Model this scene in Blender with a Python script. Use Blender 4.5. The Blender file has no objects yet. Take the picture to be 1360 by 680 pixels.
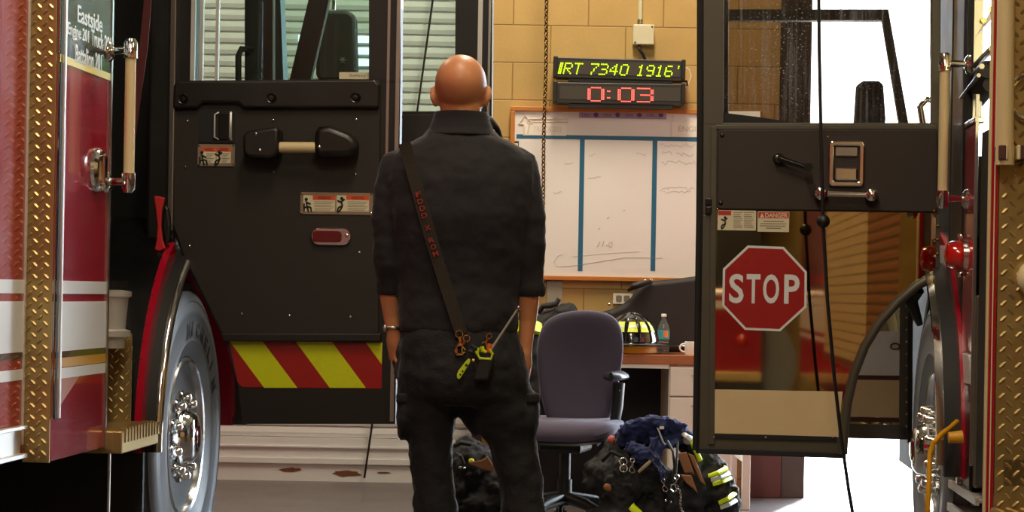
import bpy, bmesh, math, random
from mathutils import Vector as V, Matrix as M
from mathutils.bvhtree import BVHTree
random.seed(7)
SC = bpy.context.scene
C = SC.collection
# ------------------------------------------------------------------ camera model and measured places
F = 2720.0; H = 1.08; RO = math.radians(1.0); PY = 390.0
CAM = V((0, 0, H))
def ray(px, py):
    x = px-680; y = py-PY; c = math.cos(RO); s = math.sin(RO)
    return V(((x*c+y*s)/F, 1, -(-x*s+y*c)/F))
def at(px, py, d): return CAM+ray(px, py)*d
def hit(px, py, p, n):
    r = ray(px, py); return CAM+r*((p-CAM).dot(n)/r.dot(n))
K = math.hypot(1, .077); U = V((.077/K, 1/K, 0)); W = V((1/K, -.077/K, 0)); Z = V((0, 0, 1))
OL = V((-1.157, 7.5, 0)); OR = V((1.554, 7.5, 0))
def FL(a, b, z): return OL+U*a+W*b+Z*z          # left engine: a forward, b outward, z up
def FR(a, b, z): return OR+U*a-W*b+Z*z          # right engine
def side(px, py, o, sg, b=0):
    n = W; q = hit(px, py, o+W*sg*b, n)-o; return q.dot(U), q.z
def LS(px, py, b=0): return side(px, py, OL, 1, b)
def RS(px, py, b=0): return side(px, py, OR, -1, b)
def doorplane(o, sg, a):
    def f(w, z, t=0): return o+U*(a-t)+W*(sg*w)+Z*z
    def g(px, py, t=0):
        q = hit(px, py, o+U*(a-t), U)-o; return (q.dot(W)*sg, q.z)
    return f, g
# ------------------------------------------------------------------ materials
def lin(h):
    h = h.lstrip('#'); r = []
    for i in (0, 2, 4):
        c = int(h[i:i+2], 16)/255; r.append(c/12.92 if c <= .04045 else ((c+.055)/1.055)**2.4)
    return (r[0], r[1], r[2], 1)
MT = {}
def pm(name, col, rough=.5, metal=0, var=.1, scale=9, bump=0, bscale=150, coat=0, emit=0, spec=.5, rvar=.08, stretch=None, trans=0):
    m = bpy.data.materials.new(name); m.use_nodes = True; nt = m.node_tree; N = nt.nodes; L = nt.links
    p = N['Principled BSDF']; c = lin(col)
    tc = N.new('ShaderNodeTexCoord'); vec = tc.outputs['Object']
    if stretch:
        mp = N.new('ShaderNodeMapping'); mp.inputs['Scale'].default_value = stretch; L.new(vec, mp.inputs['Vector']); vec = mp.outputs[0]
    n = N.new('ShaderNodeTexNoise'); n.inputs['Scale'].default_value = scale; n.inputs['Detail'].default_value = 5; L.new(vec, n.inputs['Vector'])
    mx = N.new('ShaderNodeMix'); mx.data_type = 'RGBA'
    mx.inputs['A'].default_value = tuple(x*(1-var) for x in c[:3])+(1,)
    mx.inputs['B'].default_value = tuple(min(1, x*(1+var)) for x in c[:3])+(1,)
    L.new(n.outputs['Fac'], mx.inputs['Factor']); L.new(mx.outputs['Result'], p.inputs['Base Color'])
    mr = N.new('ShaderNodeMapRange'); mr.inputs['To Min'].default_value = max(0, rough-rvar); mr.inputs['To Max'].default_value = min(1, rough+rvar)
    L.new(n.outputs['Fac'], mr.inputs['Value']); L.new(mr.outputs[0], p.inputs['Roughness'])
    p.inputs['Metallic'].default_value = metal; p.inputs['Coat Weight'].default_value = coat; p.inputs['Coat Roughness'].default_value = .05
    p.inputs['Specular IOR Level'].default_value = spec; p.inputs['Transmission Weight'].default_value = trans
    if bump:
        n2 = N.new('ShaderNodeTexNoise'); n2.inputs['Scale'].default_value = bscale; n2.inputs['Detail'].default_value = 3; L.new(vec, n2.inputs['Vector'])
        b = N.new('ShaderNodeBump'); b.inputs['Strength'].default_value = bump; b.inputs['Distance'].default_value = .01
        L.new(n2.outputs['Fac'], b.inputs['Height']); L.new(b.outputs[0], p.inputs['Normal'])
    if emit:
        p.inputs['Emission Color'].default_value = c; p.inputs['Emission Strength'].default_value = emit
    MT[name] = m; return m
def glass(name, dirt=0, tint=(1, 1, 1, 1)):
    m = bpy.data.materials.new(name); m.use_nodes = True; nt = m.node_tree; N = nt.nodes; L = nt.links
    N.remove(N['Principled BSDF']); out = N['Material Output']
    tr = N.new('ShaderNodeBsdfTransparent'); tr.inputs[0].default_value = tint
    gl = N.new('ShaderNodeBsdfGlossy'); gl.inputs['Roughness'].default_value = .02
    fr = N.new('ShaderNodeFresnel'); fr.inputs['IOR'].default_value = 1.35
    mx = N.new('ShaderNodeMixShader'); L.new(fr.outputs[0], mx.inputs[0]); L.new(tr.outputs[0], mx.inputs[1]); L.new(gl.outputs[0], mx.inputs[2])
    last = mx
    if dirt:
        tc = N.new('ShaderNodeTexCoord')
        mp = N.new('ShaderNodeMapping'); mp.inputs['Scale'].default_value = (90, 90, 3.5); L.new(tc.outputs['Object'], mp.inputs[0])
        n1 = N.new('ShaderNodeTexNoise'); n1.inputs['Scale'].default_value = 1; n1.inputs['Detail'].default_value = 6; L.new(mp.outputs[0], n1.inputs['Vector'])
        r1 = N.new('ShaderNodeValToRGB'); r1.color_ramp.elements[0].position = .5; r1.color_ramp.elements[1].position = .8
        r1.color_ramp.elements[1].color = (.35, .35, .35, 1); L.new(n1.outputs[0], r1.inputs[0])
        v2 = N.new('ShaderNodeTexVoronoi'); v2.inputs['Scale'].default_value = 75; L.new(tc.outputs['Object'], v2.inputs['Vector'])
        r2 = N.new('ShaderNodeValToRGB'); r2.color_ramp.elements[0].position = .12; r2.color_ramp.elements[0].color = (.8, .8, .8, 1)
        r2.color_ramp.elements[1].position = .24; r2.color_ramp.elements[1].color = (0, 0, 0, 1); L.new(v2.outputs[0], r2.inputs[0])
        n3 = N.new('ShaderNodeTexNoise'); n3.inputs['Scale'].default_value = 6; L.new(tc.outputs['Object'], n3.inputs['Vector'])
        mu = N.new('ShaderNodeMath'); mu.operation = 'MULTIPLY'; L.new(r2.outputs[0], mu.inputs[0]); L.new(n3.outputs[0], mu.inputs[1])
        ad = N.new('ShaderNodeMath'); ad.operation = 'MAXIMUM'; L.new(r1.outputs[0], ad.inputs[0]); L.new(mu.outputs[0], ad.inputs[1])
        sc = N.new('ShaderNodeMath'); sc.operation = 'MULTIPLY'; sc.inputs[1].default_value = dirt; L.new(ad.outputs[0], sc.inputs[0])
        di = N.new('ShaderNodeBsdfDiffuse'); di.inputs[0].default_value = (.5, .5, .48, 1)
        tl = N.new('ShaderNodeBsdfTranslucent'); tl.inputs[0].default_value = (.4, .4, .4, 1)
        dm = N.new('ShaderNodeMixShader'); dm.inputs[0].default_value = .5; L.new(di.outputs[0], dm.inputs[1]); L.new(tl.outputs[0], dm.inputs[2])
        m2 = N.new('ShaderNodeMixShader'); L.new(sc.outputs[0], m2.inputs[0]); L.new(mx.outputs[0], m2.inputs[1]); L.new(dm.outputs[0], m2.inputs[2]); last = m2
    L.new(last.outputs[0], out.inputs[0]); MT[name] = m; return m
pm('red_paint', '#9c0d26', .2, coat=.6, var=.04); pm('dark_paint', '#16262c', .2, coat=.5, var=.06)
pm('black_paint', '#0c0b0b', .3, var=.2); pm('cab_black', '#0b0a0b', .6, var=.3); pm('vinyl', '#1a130c', .55, bump=.12, bscale=420, var=.12)
pm('vinyl_smooth', '#15120f', .38, bump=.05, bscale=300); pm('brown_vinyl', '#281e19', .6, bump=.1, bscale=350, var=.12)
pm('olive_frame', '#4b463a', .4, var=.08, coat=.1); pm('dark_frame', '#151311', .4); pm('flare', '#2a2523', .5); pm('rubber', '#121112', .6, var=.15)
pm('tire_rubber', '#6f747b', .42, var=.16, scale=5, bump=.05); pm('wheel_alu', '#d5d8dc', .2, metal=1, var=.03); pm('chrome', '#dedcd8', .1, metal=1, var=.02, rvar=.03)
pm('aluminium', '#b9b6b0', .3, metal=1, var=.06, stretch=(1, 1, .05)); pm('tread_plate', '#b8a06c', .36, metal=.85, var=.18, scale=14)
pm('bright_alu', '#dcdad6', .38, metal=.7, var=.05); pm('mirror_steel', '#c9b488', .025, metal=1, var=.12, scale=3, rvar=.015)
pm('stripe_white', '#d7d8d8', .35, var=.05); pm('stripe_gold', '#c8952c', .35, var=.1); pm('stripe_orange', '#a3531a', .4); pm('gold_line', '#e6cf4a', .35)
pm('red_reflective', '#8f1512', .35, var=.12, scale=60); pm('yellow_reflective', '#bdc30f', .35, var=.1, scale=60)
pm('white_plastic', '#d9d6cc', .4, var=.04); pm('ivory', '#cdb98d', .5, var=.1, stretch=(30, 30, .6)); pm('beige_film', '#d2bb90', .45, var=.08)
pm('label_white', '#cfc6a8', .5, var=.05); pm('label_grey', '#8c7a66', .4, metal=.3); pm('orange_header', '#d0481a', .5); pm('red_header', '#b3261c', .5)
pm('ink', '#191715', .6); pm('print_grey', '#6f6a60', .6); pm('letter_white', '#d8dde0', .45); pm('sign_red', '#9a1412', .35, var=.08, scale=40)
pm('marker_red', '#5a0606', .12, coat=.8); pm('lamp_red', '#c3170d', .12, coat=.8); pm('belt_shaded', '#4a0a0c', .7); pm('belt_red', '#b01018', .6)
pm('wood_orange', '#b8742e', .45, var=.2, stretch=(1, 1, 12)); pm('whiteboard', '#e3e0de', .3, var=.03, scale=3); pm('teal_tape', '#1f6184', .45)
pm('card_white', '#ece7de', .5); pm('lavender', '#a79ab4', .5); pm('purple', '#5b4a86', .5); pm('faint', '#d9ccbe', .6); pm('scribble', '#b7b2aa', .7)
pm('led_case', '#211d1a', .4); pm('led_face', '#3a342c', .35); pm('led_green', '#b6f000', .4, emit=2.2, var=0); pm('led_red', '#ff5a50', .4, emit=2.6, var=0)
pm('steel_chain', '#6e5638', .35, metal=1, var=.2); pm('box_grey', '#c9c3a5', .5); pm('dark_cable', '#0e0d0d', .5); pm('plate_grey', '#8f8c80', .5)
pm('desk_wood', '#9a5a34', .4, var=.2, stretch=(1, 14, 14)); pm('desk_white', '#cfc6ba', .5, var=.04); pm('desk_dark', '#1c1718', .6)
pm('chair_fabric', '#453d50', .85, bump=.15, bscale=500, var=.1); pm('chair_plastic', '#17161a', .4); pm('bag_black', '#19181b', .75, bump=.3, bscale=60, var=.2)
pm('case_black', '#1a1517', .6, bump=.1, bscale=200); pm('neon_band', '#c9dd16', .45, var=.06); pm('silver_band', '#c2c4c4', .35); pm('tan_leather', '#8a5a36', .6, var=.2)
pm('helmet_black', '#0d0d0e', .15, coat=.8); pm('helmet_yellow', '#eeae18', .6, var=.1); pm('bottle_clear', '#d9e6ea', .08, trans=.9, var=0); pm('bottle_label', '#3fa2b5', .4); pm('bottle_orange', '#e08844', .4)
pm('navy_cloth', '#16214f', .85, bump=.3, bscale=50, var=.25); pm('turnout_black', '#131216', .85, bump=.35, bscale=45, var=.25); pm('pink_tag', '#b4564f', .6)
pm('jacket_cloth', '#141217', .9, bump=.12, bscale=260, var=.12); pm('trouser_cloth', '#06070c', .85, bump=.2, bscale=120, var=.2); pm('boot', '#0d0c0c', .4)
pm('strap_web', '#231d13', .8, bump=.2, bscale=300); pm('strap_red', '#8a2a22', .7); pm('brass', '#d6b070', .22, metal=1); pm('lime', '#b4c814', .45); pm('orange_bit', '#d0521c', .5)
pm('yellow_plug', '#d99a0c', .45, var=.08); pm('cord_black', '#0c0b0b', .5); pm('maroon', '#4a2420', .6); pm('wall_steel', '#3b332d', .6)
pm('shutter_white', '#cdcecf', .5, var=.06, scale=3); pm('rust', '#6b3a20', .8, var=.4, scale=30); pm('ceil', '#8d8676', .8); pm('plain_wall', '#a8905a', .8); pm('gasket', '#0a0a0a', .7)
pm('lamp_glow', '#ffe6bd', .5, emit=3, var=0); pm('cream_lens', '#d8cca0', .25, coat=.5); pm('slot_glow', '#eaf4ff', .3, emit=1.5, var=0)
pm('concrete_out', '#b8b6b0', .8, var=.08)
glass('clear_glass', tint=(.82, .93, .9, 1)); glass('wet_glass', dirt=.7, tint=(.5, .47, .43, 1))
def skin_mat():
    m = pm('skin', '#bd7f56', .45, var=.1, scale=14, bump=.05, bscale=120); p = m.node_tree.nodes['Principled BSDF']
    p.inputs['Subsurface Weight'].default_value = .15; p.inputs['Subsurface Radius'].default_value = (1, .3, .15); p.inputs['Subsurface Scale'].default_value = .012
skin_mat()
for n_, w_ in (('jacket_cloth', .12), ('trouser_cloth', .1), ('chair_fabric', .3), ('navy_cloth', .2), ('turnout_black', .1)):
    p_ = MT[n_].node_tree.nodes['Principled BSDF']; p_.inputs['Sheen Weight'].default_value = w_; p_.inputs['Sheen Roughness'].default_value = .35; p_.inputs['Sheen Tint'].default_value = (.9, .9, 1, 1)
def block_mat():
    m = bpy.data.materials.new('painted_block'); m.use_nodes = True; N = m.node_tree.nodes; L = m.node_tree.links; p = N['Principled BSDF']
    tc = N.new('ShaderNodeTexCoord'); mp = N.new('ShaderNodeMapping'); L.new(tc.outputs['Object'], mp.inputs[0])
    mp.inputs['Rotation'].default_value = (math.pi/2, 0, 0); mp.inputs['Location'].default_value = BLK
    br = N.new('ShaderNodeTexBrick'); br.inputs['Scale'].default_value = 1; br.inputs['Brick Width'].default_value = .4064; br.inputs['Row Height'].default_value = .2032
    br.inputs['Mortar Size'].default_value = .0045; br.inputs['Mortar Smooth'].default_value = .6; br.inputs['Bias'].default_value = 0
    br.inputs['Color1'].default_value = lin('#b8985a'); br.inputs['Color2'].default_value = lin('#bd9d5f'); br.inputs['Mortar'].default_value = lin('#94743e')
    L.new(mp.outputs[0], br.inputs['Vector'])
    n = N.new('ShaderNodeTexNoise'); n.inputs['Scale'].default_value = 4; n.inputs['Detail'].default_value = 8; L.new(tc.outputs['Object'], n.inputs[0])
    mx = N.new('ShaderNodeMix'); mx.data_type = 'RGBA'; mx.blend_type = 'MULTIPLY'; mx.inputs['Factor'].default_value = .35
    L.new(br.outputs['Color'], mx.inputs['A']); L.new(n.outputs['Color'], mx.inputs['B'])
    rp = N.new('ShaderNodeValToRGB'); rp.color_ramp.elements[0].position = .3; rp.color_ramp.elements[0].color = (.7, .68, .64, 1); rp.color_ramp.elements[1].position = .6; rp.color_ramp.elements[1].color = (1, 1, 1, 1)
    L.new(n.outputs['Fac'], rp.inputs[0]); L.new(rp.outputs[0], mx.inputs['B'])
    L.new(mx.outputs['Result'], p.inputs['Base Color']); p.inputs['Roughness'].default_value = .6
    b = N.new('ShaderNodeBump'); b.inputs['Strength'].default_value = .5; b.inputs['Distance'].default_value = .006; b.invert = True; L.new(br.outputs['Fac'], b.inputs['Height'])
    n2 = N.new('ShaderNodeTexNoise'); n2.inputs['Scale'].default_value = 60; L.new(tc.outputs['Object'], n2.inputs[0])
    b2 = N.new('ShaderNodeBump'); b2.inputs['Strength'].default_value = .15; b2.inputs['Distance'].default_value = .004; L.new(n2.outputs[0], b2.inputs['Height']); L.new(b.outputs[0], b2.inputs['Normal'])
    L.new(b2.outputs[0], p.inputs['Normal']); MT['painted_block'] = m
BLK = (0, 0, 0)
def floor_mat():
    m = pm('garage_floor', '#524c4c', .35, var=.25, scale=2.2, bump=.08, bscale=30, rvar=.15)
floor_mat()
# ------------------------------------------------------------------ object helpers
WP = {}
def wpos(o): return WP.get(o.name, V((0, 0, 0)))
def tag(o, label=None, cat=None, group=None, kind=None):
    if label: o['label'] = label
    if cat: o['category'] = cat
    if group: o['group'] = group
    if kind: o['kind'] = kind
    return o
def thing(name, label, cat, loc, group=None):
    o = bpy.data.objects.new(name, None); C.objects.link(o); o.location = loc; o.empty_display_size = .1
    WP[o.name] = V(loc); return tag(o, label, cat, group)
def part_empty(name, parent):
    o = bpy.data.objects.new(name, None); C.objects.link(o); o.parent = parent; WP[o.name] = wpos(parent); return o
ID = lambda x, y, z: V((x, y, z))
class B:
    def __init__(s): s.bm = bmesh.new()
    def poly(s, vs, fs):
        vv = [s.bm.verts.new(v) for v in vs]
        for f in fs:
            try: s.bm.faces.new([vv[i] for i in f])
            except ValueError: pass
        return s
    def box(s, f, x, y, z):
        vs = [f(x[i], y[j], z[k]) for i in (0, 1) for j in (0, 1) for k in (0, 1)]
        return s.poly(vs, [(0, 1, 3, 2), (4, 6, 7, 5), (0, 4, 5, 1), (2, 3, 7, 6), (0, 2, 6, 4), (1, 5, 7, 3)])
    def prism(s, f, pts, t0, t1):
        n = len(pts); vs = [f(p[0], p[1], t0) for p in pts]+[f(p[0], p[1], t1) for p in pts]
        return s.poly(vs, [tuple(range(n)), tuple(range(2*n-1, n-1, -1))]+[(i, (i+1) % n, n+(i+1) % n, n+i) for i in range(n)])
    def band(s, f, p0, p1, t0, t1, closed=False):      # strip between two polylines, with thickness
        n = len(p0); rows = [[f(*p, t0) for p in p0], [f(*p, t0) for p in p1], [f(*p, t1) for p in p1], [f(*p, t1) for p in p0]]
        vs = sum(rows, []); fs = []
        for i in range(n if closed else n-1):
            j = (i+1) % n
            for k in range(4):
                l = (k+1) % 4; fs.append((k*n+i, k*n+j, l*n+j, l*n+i))
        if not closed: fs += [(0, n, 2*n, 3*n), (n-1, 4*n-1, 3*n-1, 2*n-1)]
        return s.poly(vs, fs)
    def tube(s, pts, r, seg=10, cap=True):
        pts = [V(p) for p in pts]; n = len(pts); rs = r if isinstance(r, (list, tuple)) else [r]*n
        up = None; rings = []
        for i, p in enumerate(pts):
            t = (pts[min(i+1, n-1)]-pts[max(i-1, 0)])
            if t.length < 1e-9: t = V((0, 0, 1))
            t.normalize()
            if up is None: up = t.orthogonal().normalized()
            up = (up-t*up.dot(t));
            if up.length < 1e-6: up = t.orthogonal()
            up.normalize(); q = t.cross(up)
            rr = rs[i]; ra, rb = rr if isinstance(rr, tuple) else (rr, rr)
            rings.append([p+up*ra*math.cos(2*math.pi*k/seg)+q*rb*math.sin(2*math.pi*k/seg) for k in range(seg)])
        s.rings(rings, cap); return s
    def rings(s, rings, cap=True, closed=False):
        n = len(rings); m = len(rings[0]); vs = sum(rings, []); fs = []
        for i in range(n if closed else n-1):
            for k in range(m): fs.append((i*m+k, i*m+(k+1) % m, ((i+1) % n)*m+(k+1) % m, ((i+1) % n)*m+k))
        if cap and not closed: fs += [tuple(range(m-1, -1, -1)), tuple(range((n-1)*m, n*m))]
        return s.poly(vs, fs)
    def lathe(s, c, ax, prof, seg=32, x=None, cap=True):   # prof: (r, h) along the axis
        ax = V(ax).normalized(); x = (V(x) if x else ax.orthogonal()).normalized(); y = ax.cross(x); c = V(c)
        return s.rings([[c+ax*h+(x*math.cos(2*math.pi*k/seg)+y*math.sin(2*math.pi*k/seg))*max(r, 1e-5) for k in range(seg)] for r, h in prof], cap)
    def ell(s, c, r, seg=16, rot=None, nr=10):
        c = V(c); r = (r, r, r) if not isinstance(r, (tuple, list)) else r
        rg = []
        for i in range(1, nr):
            th = math.pi*i/nr; rg.append([V((r[0]*math.sin(th)*math.cos(2*math.pi*k/seg), r[1]*math.sin(th)*math.sin(2*math.pi*k/seg), -r[2]*math.cos(th))) for k in range(seg)])
        if rot: rg = [[rot @ v for v in q] for q in rg]
        return s.rings([[c+v for v in q] for q in rg])
    def torus(s, c, ax, R, r, seg=20, n=8, sx=1, x=None):
        ax = V(ax).normalized(); x = (V(x) if x else ax.orthogonal()).normalized(); y = ax.cross(x); c = V(c); rg = []
        for i in range(seg):
            a = 2*math.pi*i/seg; d = x*math.cos(a)*sx+y*math.sin(a); dn = (x*math.cos(a)+y*math.sin(a)).normalized()
            rg.append([c+d*R+dn*r*math.cos(2*math.pi*k/n)+ax*r*math.sin(2*math.pi*k/n) for k in range(n)])
        return s.rings(rg, closed=True)
    def dome(s, c, n, r, h=None):
        return s.lathe(c, n, [(r, 0), (r*.95, (h or r)*.35), (r*.6, (h or r)*.8), (r*.1, (h or r))], 10)
    def build(s, name, mat, parent=None, smooth=False, bev=0, seg=2, mods=None, label=None, cat=None, group=None, kind=None, auto=True):
        bm = s.bm; bmesh.ops.recalc_face_normals(bm, faces=bm.faces)
        if parent: base = wpos(parent)
        else:
            mn = V([min(v.co[i] for v in bm.verts) for i in range(3)]); mx = V([max(v.co[i] for v in bm.verts) for i in range(3)])
            base = V(((mn.x+mx.x)/2, (mn.y+mx.y)/2, mn.z))
        bmesh.ops.translate(bm, verts=bm.verts, vec=-base)
        me = bpy.data.meshes.new(name); bm.to_mesh(me); bm.free()
        mats = mat if isinstance(mat, (list, tuple)) else [mat]
        for m_ in mats: me.materials.append(MT[m_])
        o = bpy.data.objects.new(name, me); C.objects.link(o)
        if parent: o.parent = parent
        else: o.location = base
        WP[o.name] = base
        if smooth:
            for p in me.polygons: p.use_smooth = True
            if auto: me.set_sharp_from_angle(angle=math.radians(40))
        if bev:
            b = o.modifiers.new('bevel', 'BEVEL'); b.width = bev; b.segments = seg; b.limit_method = 'ANGLE'; b.angle_limit = math.radians(40)
        for fn in (mods or []): fn(o)
        return tag(o, label, cat, group, kind)
def remesh(vox, it=2, fac=.5):
    def f(o):
        r = o.modifiers.new('remesh', 'REMESH'); r.mode = 'VOXEL'; r.voxel_size = vox; r.use_smooth_shade = True
        if it: s = o.modifiers.new('smooth', 'SMOOTH'); s.iterations = it; s.factor = fac
    return f
_tx = {}
def displace(strength, size, depth=2, mid=.5):
    def f(o):
        k = (size, depth)
        if k not in _tx:
            t = bpy.data.textures.new('fold', 'CLOUDS'); t.noise_type = 'HARD_NOISE' if depth == 3 else 'SOFT_NOISE'; t.noise_scale = size; t.noise_depth = depth; _tx[k] = t
        d = o.modifiers.new('folds', 'DISPLACE'); d.texture = _tx[k]; d.strength = strength; d.mid_level = mid; d.texture_coords = 'LOCAL'
    return f
def subsurf(n=2):
    def f(o): m = o.modifiers.new('sub', 'SUBSURF'); m.levels = n; m.render_levels = n
    return f
def text(s, name, mat, parent, o, x, y, w, h, depth=.0012, bold=0, shear=0, spacing=1, label=None):
    cu = bpy.data.curves.new('t', 'FONT'); cu.body = s; cu.offset = bold; cu.extrude = .01; cu.shear = shear; cu.space_character = spacing; cu.resolution_u = 4
    ob = bpy.data.objects.new('t', cu); C.objects.link(ob); bpy.context.view_layer.update()
    me = bpy.data.meshes.new_from_object(ob.evaluated_get(bpy.context.evaluated_depsgraph_get()))
    bpy.data.objects.remove(ob); bpy.data.curves.remove(cu)
    xs = [v.co.x for v in me.vertices]; ys = [v.co.y for v in me.vertices]; zs = [v.co.z for v in me.vertices]
    x0, x1, y0, y1, z0, z1 = min(xs), max(xs), min(ys), max(ys), min(zs), max(zs)
    x = V(x).normalized(); y = V(y).normalized(); n = x.cross(y); base = wpos(parent) if parent else V((0, 0, 0)); o = V(o)
    w = w if w else (x1-x0)/(y1-y0)*h
    for v in me.vertices:
        a = (v.co.x-x0)/(x1-x0)*w; b = (v.co.y-y0)/(y1-y0)*h; c = (v.co.z-z0)/(z1-z0)*depth
        v.co = o+x*a+y*b+n*c-base
    me.name = name; me.materials.append(MT[mat])
    ob = bpy.data.objects.new(name, me); C.objects.link(ob); ob.parent = parent; WP[ob.name] = base
    if label: ob['label'] = label
    return ob
def lozenges(b, f, x0, x1, y0, y1, p=.036, L=.012, w=.0042, h=.0022):
    # raised tread-plate pattern on the plane f(x, y, height)
    nx = int((x1-x0)/p)+2; ny = int((y1-y0)/p)+2
    for k, (ox, oy, sg) in enumerate(((0, 0, 1), (.5, .5, -1))):
        for i in range(nx):
            for j in range(ny):
                cx = x0+(i+.3+ox)*p; cy = y0+(j+.3+oy)*p
                if not (x0+L*.7 < cx < x1-L*.7 and y0+L*.7 < cy < y1-L*.7): continue
                e = (.7071, .7071*sg); q = (-e[1], e[0]); P = []
                for (l, m_, hh) in ((-L, 0, 0), (-L*.5, -w, 0), (L*.5, -w, 0), (L, 0, 0), (L*.5, w, 0), (-L*.5, w, 0), (-L*.45, 0, h), (L*.45, 0, h)):
                    P.append(f(cx+e[0]*l+q[0]*m_, cy+e[1]*l+q[1]*m_, hh))
                b.poly(P, [(0, 1, 6), (1, 2, 7, 6), (2, 3, 7), (3, 4, 7), (4, 5, 6, 7), (5, 0, 6)])
def arc(cx, cy, r, a0, a1, n): return [(cx+r*math.cos(a0+(a1-a0)*i/n), cy+r*math.sin(a0+(a1-a0)*i/n)) for i in range(n+1)]
def rrect(x0, x1, y0, y1, r, n=5):
    P = math.pi
    return arc(x1-r, y1-r, r, 0, P/2, n)+arc(x0+r, y1-r, r, P/2, P, n)+arc(x0+r, y0+r, r, P, 1.5*P, n)+arc(x1-r, y0+r, r, 1.5*P, 2*P, n)
SKY = 22.0; SUN = 25.0; EXPO = 0.0; LAMPS = [(-.2, -2.4, 90), (-.3, .5, 130), (-.1, 4.5, 110), (.4, 9.3, 190), (-2.6, 10.2, 90), (3, 3, 60)]  # first lamp is added to light the third truck for its reflection
# ================================================================== the setting
def st(o): o['kind'] = 'structure'; return o
YW = 11.1
zj = at(781, 35, YW).z; xj = at(781, 60, YW).x
wc = (-.15+1.585)/2
BLK = (-(xj-wc), zj, 0)
block_mat()
st(B().box(ID, (-5.2, 5.8), (-5.2, 11.75), (-.1, 0)).build('floor', 'garage_floor'))
st(B().box(ID, (-40, 50), (11.75, 70), (-.12, -.01)).build('ground', 'concrete_out'))
st(B().box(ID, (-5.2, 5.8), (-5.2, 11.9), (5.2, 5.35)).build('ceiling', 'ceil'))
st(B().box(ID, (-5.35, -5.2), (-5.2, 11.9), (0, 5.2)).build('wall_left', 'plain_wall'))
st(B().box(ID, (5.8, 5.95), (-5.2, 11.9), (0, 5.2)).build('wall_right', 'plain_wall'))
st(B().box(ID, (-5.35, 5.95), (-5.35, -5.2), (0, 5.2)).build('wall_front', 'plain_wall'))
st(B().box(ID, (-.15, 1.585), (YW, YW+.3), (0, 5.2)).build('wall_back', 'painted_block'))
st(B().box(ID, (-5.2, -.15), (YW, YW+.3), (3.7, 5.2)).box(ID, (1.585, 5.8), (YW, YW+.3), (3.7, 5.2))
   .box(ID, (-5.2, -4.9), (YW, YW+.3), (0, 3.7)).box(ID, (5.4, 5.8), (YW, YW+.3), (0, 3.7)).build('wall_lintel', 'plain_wall'))
# dark steel jamb guard at the open bay, guide of the shutter
st(B().box(ID, (1.47, 1.60), (YW-.012, YW+.32), (0, 3.7)).box(ID, (1.43, 1.47), (YW-.02, YW), (0, 3.7)).build('trim_1', 'wall_steel', bev=.004))
st(B().box(ID, (1.27, 1.47), (YW-.03, YW-.001), (0, .62)).build('trim_2', 'maroon', bev=.004))
st(B().box(ID, (-.21, -.14), (YW+.28, YW+.62), (0, 3.75)).build('trim_3', 'wall_steel', bev=.004))
# roller shutter of interlocking slats, with three rows of small vision slots
yd = YW+.5; pr = []; z = .24; pitch = .0655
while z < 3.72:
    pr += [(yd+.012, z), (yd+.012, z+.006), (yd, z+.010), (yd-.004, z+pitch*.5), (yd, z+pitch-.004)]; z += pitch
pts = [(p[0], p[1]) for p in pr]
b = B(); b.band(lambda y, zz, t: V((t, y, zz)), pts, [(p[0]+.02, p[1]) for p in pts], -4.95, -.16)
b.box(ID, (-4.95, -.16), (yd-.02, yd+.03), (.0, .246)).box(ID, (-4.95, -.16), (yd-.034, yd-.018), (.10, .13)).box(ID, (-4.95, -.16), (yd-.03, yd-.018), (.19, .2))
door = st(b.build('door_1', 'shutter_white'))
b = B(); n = int((at(440, 50, yd).z-.24)/pitch)
for k in (-2, -1, 0):
    z0 = .24+(n+k)*pitch
    for i in range(4):
        x0 = at(396, 60, yd).x+i*.105; b.box(ID, (x0, x0+.098), (yd-.008, yd+.03), (z0+.018, z0+.056))
b.build('vision_slot', 'slot_glow', door)  # the slots glow to stand for daylight outside
b = B()
for x0, x1, z0, z1 in ((at(452, 0, yd).x, at(490, 0, yd).x, .03, .065), (at(383, 0, yd).x, at(412, 0, yd).x, .05, .075), (at(512, 0, yd).x, at(530, 0, yd).x, .05, .06)):
    P = []
    for i in range(18):
        a = 2*math.pi*i/18; k = 1+.2*random.uniform(-1, 1); P.append(((x0+x1)/2+(x1-x0)/2*k*math.cos(a), (z0+z1)/2+(z1-z0)/2*k*math.sin(a)))
    b.prism(lambda x, zz, t: V((x, yd-.021-t, zz)), P, 0, .001)
b.build('rust_patch', 'rust', door)
# pull rope of the shutter
b = B(); p0 = at(579, -30, yd-.1); p1 = at(484, 634, yd-.1); k = (p0-p1)/(p0.z-p1.z)
b.tube([p1+k*(4.3-p1.z), p0, (p0+p1)/2+V((.004, 0, 0)), p1+k*(.03-p1.z)], .006)
tag(b.build('pull_rope', 'dark_cable', smooth=True), 'thin black rope slanting down in front of the cream roller shutter', 'rope')
# ------------------------------------------------------------------ hoist chain
b = B(); yc = YW-.25; zt = at(726, 0, yc).z; xt = at(726.5, 0, yc).x; xb = at(721, 265, yc).x; zb = at(721, 265, yc).z
zz = 5.19; i = 0
while zz > zb-.35:
    x = xt+(xb-xt)*(zt-zz)/(zt-zb)+.002*math.sin(zz*9)
    ang = math.radians(40 if i % 2 else -50); ax = V((math.sin(ang), math.cos(ang), 0))
    b.torus((x, yc, zz), ax, .0135, .0036, 14, 6, sx=.72, x=ax.cross(Z)); zz -= .0205; i += 1
tag(b.build('hoist_chain', 'steel_chain', smooth=True), 'long steel hand chain hanging in front of the whiteboard', 'chain')
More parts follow.
